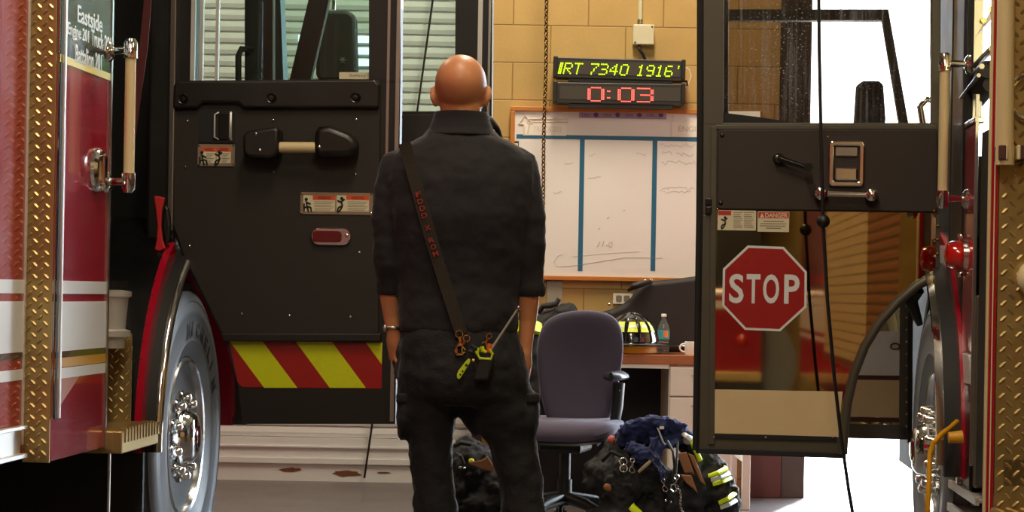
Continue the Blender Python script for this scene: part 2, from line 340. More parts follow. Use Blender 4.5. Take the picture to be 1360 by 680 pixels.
# ------------------------------------------------------------------ junction box, conduit and cable
jb = at(854, 61, YW); t = thing('junction_box', 'small cream electrical box on the block wall above the message signs', 'electrical box', (jb.x, YW-.03, jb.z))
x0 = at(840, 48, YW).x; x1 = at(868, 48, YW).x; z1 = at(854, 34, YW).z; z0 = at(854, 61, YW).z
B().box(ID, (x0, x1), (YW-.055, YW), (z0, z1)).build('box_body', 'box_grey', t, bev=.006)
b = B()
for x, z in ((x0+.012, z0+.012), (x1-.012, z1-.012)): b.dome((x, YW-.055, z), (0, -1, 0), .005)
b.build('screw', 'dark_cable', t)
xc = at(850, 20, YW).x
B().tube([(xc, YW-.025, z1-.005), (xc, YW-.025, 5.2)], .0115, 12).build('conduit', 'box_grey', t, smooth=True)
B().tube([(xc, YW-.025, z1-.01), (xc, YW-.025, z1+.03)], .016, 12).build('conduit_fitting', 'aluminium', t, smooth=True)
b = B(); b.tube([at(849, 60, YW-.03), at(850, 66, YW-.06), at(854, 72, YW-.06), at(857, 80, YW-.05), at(858, 92, YW-.04)], .0085, 8)
b.build('cable', 'dark_cable', t, smooth=True)
# ------------------------------------------------------------------ the two LED signs
FONT = {'R': '11110,10001,10001,11110,10100,10010,10001', 'T': '11111,00100,00100,00100,00100,00100,00100', '7': '11111,00001,00010,00100,00100,01000,01000',
        '3': '11110,00001,00001,01110,00001,00001,11110', '4': '00010,00110,01010,10010,11111,00010,00010', '0': '01110,10001,10001,10001,10001,10001,01110',
        '1': '00100,01100,00100,00100,00100,00100,01110', '9': '01110,10001,10001,01111,00001,00001,01110', '6': '01110,10000,10000,11110,10001,10001,01110',
        'I': '11,11,11,11,11,11,11', "'": '1,1,0,0,0,0,0', ' ': '000,000,000,000,000,000,000'}
def sign(name, label, tl, bl, br, rows, mat, shear, dx, dz, cell):
    yf = YW-.16; A = at(*bl, yf); Bp = at(*br, yf); Tp = at(*tl, yf)
    ex = (Bp-A).normalized(); ez = V((-ex.z, 0, ex.x)); wd = (Bp-A).length; ht = (Tp-A).dot(ez)
    fs = lambda x, z, t=0: A+ex*x+ez*z+V((0, -t, 0))
    t = thing(name, label, 'led sign', fs(wd/2, 0, -.06))
    B().prism(fs, rrect(0, wd, 0, ht, .008), -.11, 0).build('sign_case', 'led_case', t, bev=.004)
    B().prism(fs, rrect(.022, wd-.02, ht*.2, ht*.83, .003), 0, .003).build('display_face', 'led_face', t)
    for s, nm in ((0, 0), (wd, 1)):
        B().prism(fs, rrect(s-.014, s+.008, .006, ht+.006, .006), -.112, .006).build('end_cap', 'vinyl_smooth', t, bev=.004)
    B().prism(fs, rrect(.07, wd-.06, -.018, .002, .003), -.09, -.01).build('mounting_rail', 'led_case', t)
    B().box(lambda x, y, z: fs(x, z, y), (wd*.42, wd*.6), (-.16, -.11), (ht*.2, ht*.8)).build('wall_bracket', 'led_case', t)
    for (cx, rz, bits) in rows:
        b = B()
        for r, row in enumerate(bits):
            for c, ch in enumerate(row):
                if ch != '1': continue
                zc = rz-r*dz; xc = cx+c*dx+shear*(zc-rz)
                for q in ([0] if cell == 1 else [0, .5]):
                    b.prism(fs, rrect(xc+q*dx-dx*.37/cell, xc+q*dx+dx*.37/cell, zc-dz*.37, zc+dz*.37, min(dx/cell, dz)*.3, 2), .003, .0055)
        b.build('lit_figure', mat, t)
    return t, fs, wd, ht
pxm = YW/F; x0p = 738
xs = lambda p: (p-x0p)*(YW-.16)/F
L1 = []
for ch, p in (('I', 744.5), ('R', 751), ('T', 764), ('7', 785.5), ('3', 798.5), ('4', 812), ('0', 825.5), ('1', 847.5), ('9', 860), ('1', 872.5), ('6', 885), ("'", 901)):
    L1.append((xs(p), .0775, FONT[ch].split(',')))
sign('message_sign', 'black LED sign showing yellow green figures 7340 1916', (738, 75.5), (738, 103), (908, 108), L1, 'led_green', .22, .0092, .0089, 1)
def big(d):
    return {'0': '01110,10001,10001,10001,10001,10001,10001,10001,01110', '3': '11110,00001,00001,00001,01110,00001,00001,00001,11110', ':': '0,0,1,0,0,0,1,0,0'}[d].split(',')
L2 = [(xs(p), .086, big(c)) for c, p in (('0', 781), (':', 807), ('0', 821), ('3', 846.5))]
t2, fs2, wd2, ht2 = sign('timer_sign', 'black LED timer showing red 0:03 under the message sign', (738, 109), (738, 137), (908, 140), L2, 'led_red', 0, .0182, .0088, 2)
b = B(); b.tube([at(880, 104, YW-.08), at(900, 107, YW-.1), at(912, 108, YW-.1), at(913, 114, YW-.1)], .006, 8)
b.tube([at(862, 106, YW-.1), at(866, 112, YW-.1)], .012, 8)
b.build('power_cable', 'dark_cable', t2, smooth=True)
b = B(); b.tube([at(908, 88, YW-.1), at(915, 92, YW-.1), at(918, 100, YW-.1), at(914, 112, YW-.1), at(906, 121, YW-.08)], .0022, 6)
b.build('thin_wire', 'card_white', t2, smooth=True)
# ------------------------------------------------------------------ whiteboard
yb = YW-.03
A = at(672, 371, YW); Bq = at(930, 373, YW); Tq = at(673, 142, YW); zb0 = A.z; zt0 = Tq.z; xl = A.x+.01; xr = at(1012, 150, YW).x
t = thing('whiteboard', 'white dry erase board in a wooden frame with teal tape columns', 'whiteboard', ((xl+xr)/2, YW, zb0))
B().box(ID, (xl+.015, xr-.015), (yb, YW), (zb0+.015, zt0-.015)).build('board_surface', 'whiteboard', t)
fr = .024
for nm, xx, zz in (('frame_rail', (xl, xr), (zt0-fr, zt0)), ('frame_rail', (xl, xr), (zb0, zb0+fr)), ('frame_stile', (xl, xl+fr), (zb0+fr, zt0-fr)), ('frame_stile', (xr-fr, xr), (zb0+fr, zt0-fr))):
    B().box(ID, xx, (YW-.045, YW), zz).build(nm, 'wood_orange', t, bev=.003)
def wb(px, py): q = at(px, py, yb); return q.x, q.z
xA, zA = wb(686, 180); _, zB = wb(800, 186)
zl = wb(800, 183)[1]
B().box(ID, (xA, xr-fr), (yb-.0015, yb), (zl-.011, zl+.011)).build('tape_line', 'teal_tape', t)
for p in (772, 868.5):
    xm = wb(p, 270)[0]; B().box(ID, (xm-.013, xm+.013), (yb-.0015, yb), (wb(p, 360)[1], zl-.011)).build('tape_line', 'teal_tape', t)
def plate(px0, py0, px1, py1, name, mat, th, parent, y=None):
    y = y or yb; a = at(px0, (py0+py1)/2, y); c = at(px1, (py0+py1)/2, y); m = (px0+px1)/2
    return B().box(ID, (a.x, c.x), (y-th, y), (at(m, py1, y).z, at(m, py0, y).z)).build(name, mat, parent)
def wtext(s, px0, px1, py0, py1, name, mat, parent, y):
    m = (px0+px1)/2; a = at(px0, (py0+py1)/2, y); c = at(px1, (py0+py1)/2, y); z0 = at(m, py1, y).z; z1 = at(m, py0, y).z
    text(s, name, mat, parent, V((a.x, y, z0)), (1, 0, 0), (0, 0, 1), c.x-a.x, z1-z0, .0006)
c1 = plate(892, 163, 960, 182, 'name_card', 'card_white', .003, t); wtext('ENGINE 201', 901, 955, 168, 175, 'card_lettering', 'scribble', c1, yb-.003)
c2 = plate(697, 163, 752, 180, 'name_card', 'card_white', .003, t); wtext('TRUCK 201', 708, 745, 168, 175, 'card_lettering', 'faint', c2, yb-.003)
ms = plate(769, 148.5, 885, 157.5, 'label_strip', 'lavender', .002, t)
for i in range(4):
    q = at(791.5+i*28.8, 152.6, yb-.002)
    B().lathe(q, (0, -1, 0), [(.013, 0), (.013, .0015)], 20).build('emblem_disc', 'purple', ms)
    wtext('Unit', 773+i*28.8, 783+i*28.8, 150, 155, 'strip_lettering', 'purple', ms, yb-.002)
mg = plate(677, 187.5, 689, 197, 'magnet', 'ink', .004, t); 
B().box(ID, (at(678, 190, yb).x, at(688, 190, yb).x), (yb-.0048, yb-.004), (at(680, 195, yb).z, at(680, 190, yb).z)).build('magnet_label', 'label_white', mg)
q = [wb(*p) for p in ((696, 180), (696, 165), (689, 165), (697, 153), (707, 164), (701, 164), (700, 158), (754, 158), (754, 162), (704, 162), (700, 180))]
b = B(); 
for i in range(len(q)-1): b.tube([V((q[i][0], yb-.001, q[i][1])), V((q[i+1][0], yb-.001, q[i+1][1]))], .005, 6)
b.build('faint_arrow', 'faint', t)
def scr(pts, r=.0016): B().tube([at(px, py, yb-.0006) for px, py in pts], r, 5).build('marker_stroke', 'scribble', t)
scr([(748, 338), (741, 340), (736, 348), (740, 354), (752, 354), (780, 350), (830, 342), (880, 343)], .0013); scr([(760, 341), (800, 337), (850, 334)], .001)
for i, s in enumerate(((793, 328, 797, 321), (800, 327, 802, 320), (805, 326, 808, 325), (794, 305, 797, 303), (806, 290, 809, 288), (828, 280, 830, 279))): scr([(s[0], s[1]), (s[2], s[3])], .002)
scr([(810, 322), (813, 321), (813, 327), (809, 328), (809, 322)], .0018)
def hand(x0, x1, y0, amp=3):
    n = int((x1-x0)/2.2); scr([(x0+i*2.2, y0+random.uniform(-amp, amp)) for i in range(n)], .0011)
for args in ((876, 928, 193), (879, 896, 204), (899, 924, 205), (878, 930, 216), (876, 926, 251), (880, 920, 255, 1.5), (735, 750, 255, 2), (750, 764, 217, 2), (780, 800, 235, 2), (845, 862, 205, 2), (782, 795, 205, 2)): hand(*args)
# ------------------------------------------------------------------ wall outlet and steel plate
x0 = at(814, 396, YW).x; x1 = at(840, 396, YW).x; z0 = at(827, 404, YW).z; z1 = at(827, 389.5, YW).z
t = thing('wall_outlet', 'white electrical outlet on the block wall above the desk', 'outlet', ((x0+x1)/2, YW, z0))
B().box(ID, (x0, x1), (YW-.012, YW), (z0, z1)).build('cover_plate', 'card_white', t, bev=.003)
for k in (.3, .7):
    xm = x0+(x1-x0)*k; B().prism(lambda x, z, q: V((x, YW-.012-q, z)), rrect(xm-.016, xm+.016, z0+.012, z1-.012, .008), 0, .002).build('socket', 'label_grey', t)
x0 = at(726, 380, YW).x; x1 = at(747, 380, YW).x
tag(B().box(ID, (x0, x1), (YW-.02, YW), (at(736, 392, YW).z-.06, zb0-.004)).build('wall_plate', 'plate_grey', bev=.003), 'grey steel box on the block wall below the whiteboard', 'wall box')
# ================================================================== fire engines
def wheel(parent, o, sg, b0, r=.533, zc=.536, lug=10, out=0):
    # axle along the outward direction; o = engine origin on its side plane
    c = o+W*sg*b0+Z*zc; ax = W*sg
    w = part_empty('wheel', parent)
    P = [(.29, -.30), (.40, -.32), (.50, -.31), (.525, -.285), (r, -.26)]
    for k in range(5):
        h = -.245+k*.046; P += [(r, h), (r, h+.034), (r-.012, h+.036), (r-.012, h+.044)]
    P += [(r, -.012), (.526, -.002), (.505, .006), (.498, .009), (.494, .006), (.47, .012), (.452, .0135), (.448, .011), (.40, .012), (.36, .006), (.352, .009), (.346, .005), (.31, -.006), (.296, -.012), (.29, -.03)]
    B().lathe(c, ax, P, 96).build('tire', 'tire_rubber', w, smooth=True)
    RP = [(.288, -.3), (.286, -.03), (.292, -.012), (.287, -.004), (.278, -.008), (.268, -.03), (.262, -.09), (.235, -.115), (.215, -.105), (.20, -.06), (.185, -.036), (.17, -.03), (.02, -.03)]
    B().lathe(c, ax, RP, 64).build('rim', 'wheel_alu', w, smooth=True)
    HP = [(.112, -.03), (.110, -.012), (.098, -.006), (.094, .004), (.088, .022), (.074, .034), (.05, .038), (.001, .039)]
    RPo = None
    hub = B().lathe(c+ax*out, ax, [(.112, -.03-out)]+HP[1:], 40).build('hub_cap', 'chrome', w, smooth=True)
    B().lathe(c+ax*(.0375+out), ax, [(.04, 0), (.042, .004), (.03, .007), (.001, .008)], 24).build('hub_emblem', 'marker_red', w, smooth=True)
    for i in range(lug):
        a = 2*math.pi*(i+.5)/lug; p = c+(U*math.cos(a)+Z*math.sin(a))*.143-ax*.03
        B().lathe(p, ax, [(.026, 0), (.026, .006), (.019, .01), (.018, .03+out), (.014, .040+out), (.006, .044+out)], 12).build('lug_nut', 'chrome', w, smooth=True)
    for i in range(10):
        a = 2*math.pi*(i)/10; p = c+(U*math.cos(a)+Z*math.sin(a))*.226+ax*-.10
        B().lathe(p, ax, [(.023, 0), (.023, .004)], 14).build('hand_hole', 'gasket', w)
    return w, c, ax
def arch(parent, fr, r0, r1, b0, b1, name, mat, a_c=0, zc=.536, a0=0, a1=math.pi, zlow=None, n=40, rear=False, front=False):
    p0 = arc(a_c, zc, r0, a0, a1, n); p1 = arc(a_c, zc, r1, a0, a1, n)
    if zlow is not None:
        p0 = ([] if rear else [(p0[0][0], zlow)])+p0+([] if front else [(p0[-1][0], zlow)]); p1 = ([] if rear else [(p1[0][0], zlow)])+p1+([] if front else [(p1[-1][0], zlow)])
    return B().band(lambda a, z, t: fr(a, t, z), p0, p1, b0, b1).build(name, mat, parent, smooth=True)
def pprism(g, f, pix, t0, t1, name, mat, parent, bev=0, **k):
    pts = [g(*p) for p in pix]; return B().prism(f, pts, t0, t1).build(name, mat, parent, bev=bev, **k)
def prect(g, f, x0, y0, x1, y1, t0, t1, name, mat, parent, bev=0, r=.004, **k):
    a = [g(x0, y0), g(x1, y0), g(x1, y1), g(x0, y1)]
    w0 = (a[0][0]+a[3][0])/2; w1 = (a[1][0]+a[2][0])/2; zt = (a[0][1]+a[1][1])/2; zb = (a[2][1]+a[3][1])/2
    return B().prism(f, rrect(min(w0, w1), max(w0, w1), zb, zt, r), t0, t1).build(name, mat, parent, bev=bev, **k)
def ptext(s, g, f, o, x0, y0, x1, y1, t, name, mat, parent, sg, **k):
    a = g(x0, y1); c = g(x1, y0); X = W*1.0
    p = f(a[0], a[1], t); text(s, name, mat, parent, p, X, (0, 0, 1), abs(c[0]-a[0]), c[1]-a[1], .0006, **k)
def figure(g, f, x, y, s, t, name, parent, fall=True):
    # small black pictogram of a figure
    b = B()
    def q(px, py): return f(*g(x+px*s, y+py*s), t)
    segs = ([((0, -5), (2, 1)), ((2, 1), (-4, 4)), ((-4, 4), (-5, 9)), ((2, 1), (-1, 7)), ((-1, 7), (-5, 10)), ((0, -4), (5, -8)), ((0, -4), (-5, -6))] if fall else
            [((-2, -5), (-1, 2)), ((-1, 2), (4, 3)), ((4, 3), (5, 9)), ((-1, 2), (1, 9)), ((-2, -4), (4, -1)), ((-5, -2), (-5, 8)), ((-5, 3), (-1, 3))])
    for a, c in segs: b.tube([q(*a), q(*c)], .0032*s, 6)
    b.ell(q(-2 if not fall else 1, -9 if fall else -8), .006*s, 8, nr=6)
    return b.build(name, 'ink', parent)
# ------------------------------------------------------------------ left engine
e0 = FL(0, 0, 0)
LT = thing('fire_engine', 'red fire engine with white stripe and chrome wheel, chevron strip on its open door', 'fire engine', (e0.x, e0.y, 0))
fL = lambda a, z, t: FL(a, t, z)
aE, aS = -1.19, -1.757                 # ends of the lettered panel
zB = .583
B().box(FL, (aS, aE), (-.06, 0), (zB, 3.0)).build('side_panel', 'red_paint', LT, bev=.006)
zg = 1.724
tp = B().box(FL, (aS+.004, aE-.004), (0, .002), (zg, 2.95)).build('upper_panel', 'dark_paint', LT)
B().box(FL, (aS+.004, aE-.004), (0, .003), (zg-.011, zg+.011)).build('gold_line', 'gold_line', LT)
def stripes(a0, a1, b):
    for z0, z1, m in ((1.057, 1.095, 'stripe_white'), (.893, 1.035, 'stripe_white'), (.876, .890, 'dark_paint'), (.847, .874, 'stripe_gold'), (.815, .845, 'stripe_white')):
        B().box(FL, (a0, a1), (b, b+.0015), (z0, z1)).build('stripe', m, LT)
    B().prism(lambda a, z, t: FL(a, b+t, z), [(a0, .70), (a0, .815), (a0+.28, .815)], 0, .0015).build('stripe', 'stripe_orange', LT)
stripes(aS+.003, aE-.003, 0)
B().box(FL, (-8.8, aS), (-1.2, -.075), (zB+.02, 3.0)).build('body_panel', 'red_paint', LT, bev=.004)
for z0, z1, m in ((1.057, 1.095, 'stripe_white'), (.893, 1.035, 'stripe_white'), (.876, .890, 'dark_paint'), (.815, .845, 'stripe_white')):
    B().box(FL, (-8.8, aS-.012), (-.075, -.0735), (z0, z1)).build('stripe', m, LT)
# letters: name of the station companies, white on the dark panel (seen obliquely)
def ltext(s, x0, x1, y0, y1, bold=.012):
    a0, z0 = LS(x0, y1); a1, z1 = LS(x1, y1); zt = LS(x0, y0)[1]
    text(s, 'panel_lettering', 'letter_white', LT, FL(a0, .002, z0), U, Z, a1-a0, zt-z0, .001, bold=bold)
ltext('Eastside', 102, 135, 6, 29); ltext('Engine 201', 89, 117, 28, 50); ltext('Truck 201', 120, 146, 38, 60); ltext('Battalion 201', 99, 134, 58, 83)
# tread plate corner strip that faces rearward, bright edge trims and gaskets
fS = lambda x, z, t: FL(aS-t, x, z)
b = B().box(lambda x, z, t: fS(x, z, t), (-.075, .002), (zB, 3.0), (0, .004)); b.build('corner_plate', 'tread_plate', LT)
b = B(); lozenges(b, lambda x, z, t: fS(x, z, t+.004), -.074, .002, zB, 2.6, .033, .0125, .0045, .004); b.build('corner_tread', 'tread_plate', LT)
B().box(FL, (aS-.02, aS-.006), (-.082, -.070), (zB+.05, 3.0)).build('edge_trim', 'bright_alu', LT, bev=.002)
B().box(FL, (aS+.004, aS+.018), (0, .008), (zB+.12, 3.0)).build('edge_trim', 'chrome', LT, bev=.002)
B().box(FL, (aS+.040, aS+.058), (0, .003), (zB+.12, 3.0)).build('door_gasket', 'gasket', LT)
B().box(FL, (aS+.066, aS+.082), (0, .008), (zB+.12, 3.0)).build('edge_trim', 'bright_alu', LT, bev=.002)
B().box(FL, (aE-.012, aE+.004), (-.004, .006), (zB, 3.0)).build('edge_trim', 'aluminium', LT)
b = B(); b.box(FL, (-8.8, aS-.05), (-.075, -.045), (.60, .612)).box(FL, (-8.8, aS-.05), (-.075, -.066), (.60, .69)).box(FL, (-8.8, aS-.05), (-.075, -.045), (.68, .69))
rr = b.build('rub_rail', 'bright_alu', LT, bev=.002)
# oval paddle latch
a0, z0 = LS(128, 226)
hx = B()
for k, (sa, sz, h) in enumerate(((1, 1, 0), (.93, .94, .010), (.7, .78, .014), (.55, .6, .006))): pass
rg = [[FL(a0+.072*s*math.cos(2*math.pi*i/28), h, z0+.068*s2*math.sin(2*math.pi*i/28)) for i in range(28)] for s, s2, h in ((1, 1, .001), (.97, .97, .012), (.8, .85, .02), (.68, .74, .012), (.2, .2, .008))]
lt = B().rings(rg).build('paddle_latch', 'chrome', LT, smooth=True)
B().box(FL, (a0-.012, a0+.02), (.008, .03), (z0-.045, z0+.045)).build('latch_paddle', 'chrome', lt, bev=.006)
# grab rail by the opening
def grab(parent, fr, gx, top, bot, b, r, mount, mat='ivory'):
    at_, zt = gx(*top, b); ab_, zb = gx(*bot, b)
    h = B().tube([fr(at_, b, zb), fr(at_, b, zt)], r, 18).build('grab_rail', mat, parent, smooth=True)
    for z, s in ((zt, 1), (zb, -1)):
        m = B(); m.tube([fr(at_, b, z-.035*s), fr(at_, b, z+.012*s), fr(at_, b, z+.024*s)], [r*1.28, r*1.28, r*.8], 16)
        m.tube([fr(at_, b, z-.01*s), fr(mount[0], mount[1], z-.01*s)], [.014, .010], 12)
        m.lathe(fr(mount[0], mount[1], z-.01*s), fr(0, 1, 0)-fr(0, 0, 0), [(.034, 0), (.03, .01), (.016, .018)], 18)
        m.build('rail_stanchion', 'chrome', h, smooth=True)
    return h
grab(LT, FL, LS, (174, 62), (174, 246), .085, .0165, (aE-.035, 0))
# recess with step, cylinder, tread plate riser
B().box(FL, (aE, -.78), (-.46, -.44), (.52, 2.9)).build('recess_wall', 'cab_black', LT)
b = B(); b.box(FL, (aE+.0, -.74), (-.44, .055), (.565, .635)); stp = b.build('boarding_step', 'tread_plate', LT, bev=.004)
b = B()
for i in range(11):
    a = aE+.02+i*.038; b.box(FL, (a, a+.022), (-.4, .05), (.635, .642))
for i in range(12):
    a = aE+.03+i*.036; b.box(FL, (a, a+.018), (.055, .060), (.598, .64))
for i in range(9):
    x = -.40+i*.05; b.box(FL, (aE-.004, aE), (x, x+.025), (.575, .63)) if x > -.05 else None
b.build('step_tread', 'tread_plate', stp)
B().box(FL, (-.89, -.88), (-.42, .0), (.642, .93)).build('riser_plate', 'tread_plate', LT)
b = B(); lozenges(b, lambda x, z, t: FL(-.89-t, x, z), -.42, .0, .65, .925, .036); b.build('riser_tread', 'tread_plate', LT)
c = FL(-.985, -.08, .885)
B().lathe(c, Z, [(.08, 0), (.082, .035), (.098, .037), (.098, .055), (.082, .06), (.09, .16), (.1, .165), (.1, .18), (.07, .185), (.001, .185)], 36).build('steel_canister', 'bright_alu', LT, smooth=True)
# cab interior and structure round the opening
b = B(); b.box(FL, (aE, aE+.02), (-1.3, -.06), (.9, 2.9)).box(FL, (aE, 1.9), (-1.32, -1.3), (.9, 2.0)).box(FL, (aE, 1.95), (-1.3, .0), (2.9, 3.0)).box(FL, (-.78, 1.9), (-1.3, -.10), (1.02, 1.10)).box(FL, (.0, .04), (-1.3, -.12), (1.1, 2.9))
b.box(FL, (aE, -.3), (-1.3, -.46), (.6, 1.05)); b.build('cab_interior', 'cab_black', LT)
b = B(); b.box(FL, (-.75, -.2), (-1.1, -.5), (1.1, 1.5)).box(FL, (-.2, -.08), (-1.1, -.5), (1.3, 2.2)); b.build('crew_seat', 'vinyl', LT, bev=.05, seg=3)
B().box(FL, (-.35, .05), (-.10, -.0), (1.22, 2.95)).build('door_pillar', 'dark_frame', LT, bev=.01)
B().box(FL, (.05, .55), (-.06, -.02), (1.2, 1.75)).build('cab_panel', 'red_paint', LT, bev=.01)
B().box(FL, (-.375, -.352), (-.02, .0), (1.28, 2.9)).build('hinge_strip', 'aluminium', LT, bev=.003)
B().box(FL, (1.85, 1.98), (-2.4, -.05), (.5, 1.55)).build('cab_front', 'red_paint', LT, bev=.03)
b = B(); b.tube([FL(1.9, -.05, 1.5), FL(1.62, -.08, 2.95)], [(.05, .04)]*2, 8); b.build('windshield_pillar', 'dark_frame', LT)
# seat belts
def belt(pix, wd, fr, gx, bb, name, mat, parent):
    pts = [gx(*p, q) for p, q in zip(pix, bb)]; b = B(); n = len(pts)
    l = [fr(p[0]-wd/2, q, p[1]) for p, q in zip(pts, bb)]; r = [fr(p[0]+wd/2, q-.01, p[1]) for p, q in zip(pts, bb)]
    o = V((0.002, -.002, 0)); vs = l+r+[x+o for x in l]+[x+o for x in r]; fs = []
    for i in range(n-1): fs += [(i, i+1, n+i+1, n+i), (2*n+i, 3*n+i, 3*n+i+1, 2*n+i+1), (i, 2*n+i, 2*n+i+1, i+1), (n+i, n+i+1, 3*n+i+1, 3*n+i)]
    return b.poly(vs, fs).build(name, mat, parent, smooth=True)
fB, gB = doorplane(OL, 1, -.43)
pprism(gB, fB, [(205, 260), (213, 261), (220, 263), (216, 280), (215, 300), (217, 318), (221, 330), (213, 334), (206, 332), (209, 318), (210, 300), (208, 280)], 0, .012, 'seat_belt', 'belt_red', LT, bev=.004)
pprism(gB, fB, [(219, 272), (225, 276), (228, 300), (226, 322), (220, 326), (216, 300)], -.01, .016, 'belt_pad', 'vinyl_smooth', LT, bev=.008)
fB2, gB2 = doorplane(OL, 1, -.62)
pprism(gB2, fB2, [(203, -20), (197, 60), (181, 178), (171, 178), (186, 60), (194, -20)], 0, .006, 'seat_belt', 'belt_shaded', LT)  # belt red darkened for the shade inside the cab
# fender
arch(LT, FL, .735, .80, -.7, -.005, 'fender', 'black_paint', zlow=.62, a1=math.pi)
arch(LT, FL, .742, .80, -.012, .012, 'fender_panel', 'red_paint', zlow=.62, a0=.66*math.pi, rear=True)
arch(LT, FL, .70, .748, -.3, .045, 'fender_flare', 'rubber', zlow=.60, a0=.5*math.pi, rear=True)
arch(LT, FL, .715, .765, -.02, .045, 'fender_flare', 'flare', zlow=.57, a1=.5*math.pi, front=True)
tq = [(r_[0], r_[1]) for r_ in arc(0, .536, .724, .45*math.pi, math.pi, 30)]+[(-.724, .60)]
B().tube([FL(a, .05, z) for a, z in tq], [(.014, .016)]*len(tq), 12).build('fender_trim', 'chrome', LT, smooth=True)
arch(LT, FL, .66, .70, -.75, -.02, 'wheel_well', 'cab_black', zlow=.62, a0=.5*math.pi, rear=True)
arch(LT, FL, .66, .735, -.75, .0, 'fender_lip', 'red_paint', zlow=.57, a1=.5*math.pi, front=True)
B().box(FL, (-.72, -.70), (-.7, -.0), (.3, .62)).build('mud_flap', 'rubber', LT)
w, c, ax = wheel(LT, OL, 1, -.02)
# sidewall lettering
word = 'MICHELIN'
for i, ch in enumerate(word):
    th = math.radians(100-i*10.5); rr_ = .392
    d = U*math.cos(th)+Z*math.sin(th); tg = (U*math.sin(th)-Z*math.cos(th))
    text(ch, 'sidewall_letter', 'ink', w, c+ax*.0118+d*(rr_-.026)-tg*.024, tg, d, .048 if ch != 'I' else .016, .056, .0012, bold=.035)
# ---- crew door, open at right angles to the side
fD, gD = doorplane(OL, 1, -.35)
D = part_empty('crew_door', LT)
b = B(); T0, T1 = -.055, 0
for pix in ([(228, -150), (258, -150), (258, 110), (228, 112)], [(490, -150), (533, -150), (532, 110), (490, 110)], [(258, -150), (490, -150), (490, -110), (258, -110)],
            [(228, 110), (532, 107), (525, 563), (322, 563), (316, 510), (300, 455), (266, 388), (245, 345), (228, 302)]):
    b.prism(fD, [gD(*p) for p in pix], T0, T1)
b.build('door_shell', 'dark_frame', D)
pprism(gD, fD, [(232, 114), (236, 109), (503, 107), (506, 112), (503, 444), (298, 448), (264, 380), (244, 340), (231, 300)], 0, .012, 'inner_panel', 'vinyl', D, bev=.005)
pprism(gD, fD, [(233, 114), (239, 108), (500, 106), (506, 113), (505, 145), (326, 145), (318, 138), (272, 138), (264, 145), (232, 146)], .012, .034, 'padded_ledge', 'vinyl_smooth', D, bev=.01, seg=3)
for x, y in ((246, 133), (363, 131.5), (474, 131)):
    q = gD(x, y); p = fD(q[0], q[1], .034); B().lathe(p, -U, [(.019, 0), (.017, .004), (.011, .001), (.009, .006), (.001, .007)], 16).build('cap_bolt', 'black_paint', D, smooth=True)
for x, y in ((250, 161), (364, 160), (474, 159), (247, 222), (364, 228), (473, 232), (253, 327), (478, 335), (322, 417), (385, 419), (466, 421)):
    q = gD(x, y); B().dome(fD(q[0], q[1], .012), -U, .0052, .004).build('screw', 'chrome', D, smooth=True)
# recessed interior latch
R_ = prect(gD, fD, 266, 146, 313, 190, .012, .016, 'latch_recess', 'gasket', D)
b = B()
for x, k in ((289, 1), (308, 0)):
    q0 = gD(x+3*k, 150); q1 = gD(x+3*k, 186); qm = gD(x-2*k, 168)
    b.tube([fD(q0[0], q0[1], .016), fD(qm[0], q0[1]-.008, .024), fD(qm[0], q1[1]+.008, .024), fD(q1[0], q1[1], .016)], .0035+.002*(1-k), 8)
b.build('latch_lever', 'bright_alu', R_, smooth=True)
prect(gD, fD, 292, 151, 304, 186, .016, .022, 'latch_plate', 'black_paint', R_, bev=.003)
def warn(g, f, t, x0, y0, x1, y1, cells, par):
    p = prect(g, f, x0, y0, x1, y1, t, t+.004, 'warning_plate', 'label_grey', par, r=.006)
    for (cx0, cx1, hd, col, fig, word) in cells:
        m = 4; prect(g, f, cx0, y0+m, cx1, y1-m, t+.004, t+.0046, 'label_face', 'label_white', p, r=.002)
        hx0 = cx0+(cx1-cx0)*.3 if hd == 'side' else cx0
        prect(g, f, hx0, y0+m, cx1, y0+m+(y1-y0)*.2, t+.0046, t+.0052, 'label_header', col, p, r=.001)
        ptext(word, g, f, None, hx0+(cx1-hx0)*.22, y0+m+1, cx1-(cx1-hx0)*.2, y0+m+(y1-y0)*.2-1, t+.0052, 'header_lettering', 'ink', p, 1)
        figure(g, f, cx0+(cx1-cx0)*.14, (y0+y1)/2+(2 if hd == 'side' else 4), (y1-y0)/30, t+.005, 'pictogram', p, fig)
        b = B(); k = 0; yy = y0+m+(y1-y0)*.27
        while yy < y1-m-2:
            a0 = g(cx0+(cx1-cx0)*.34, yy); a1 = g(cx1-2-(k % 3)*2, yy+1.0); b.prism(f, [a0, (a1[0], a0[1]), a1, (a0[0], a1[1])], t+.0046, t+.005); yy += 2.2; k += 1
        b.build('fine_print', 'print_grey', p)
    for x in (x0+2, x1-2):
        for y in (y0+2, y1-2): q = g(x, y); B().dome(f(q[0], q[1], t+.004), -U, .004, .003).build('screw', 'chrome', p)
    return p
warn(gD, fD, .012, 264, 192, 313, 221, [(269, 288, 'top', 'orange_header', False, 'WARNING'), (289, 308, 'top', 'orange_header', True, 'WARNING')], D)
warn(gD, fD, .012, 400, 256, 496, 285, [(404, 446, 'side', 'orange_header', False, 'WARNING'), (448, 491, 'side', 'orange_header', True, 'WARNING')], D)
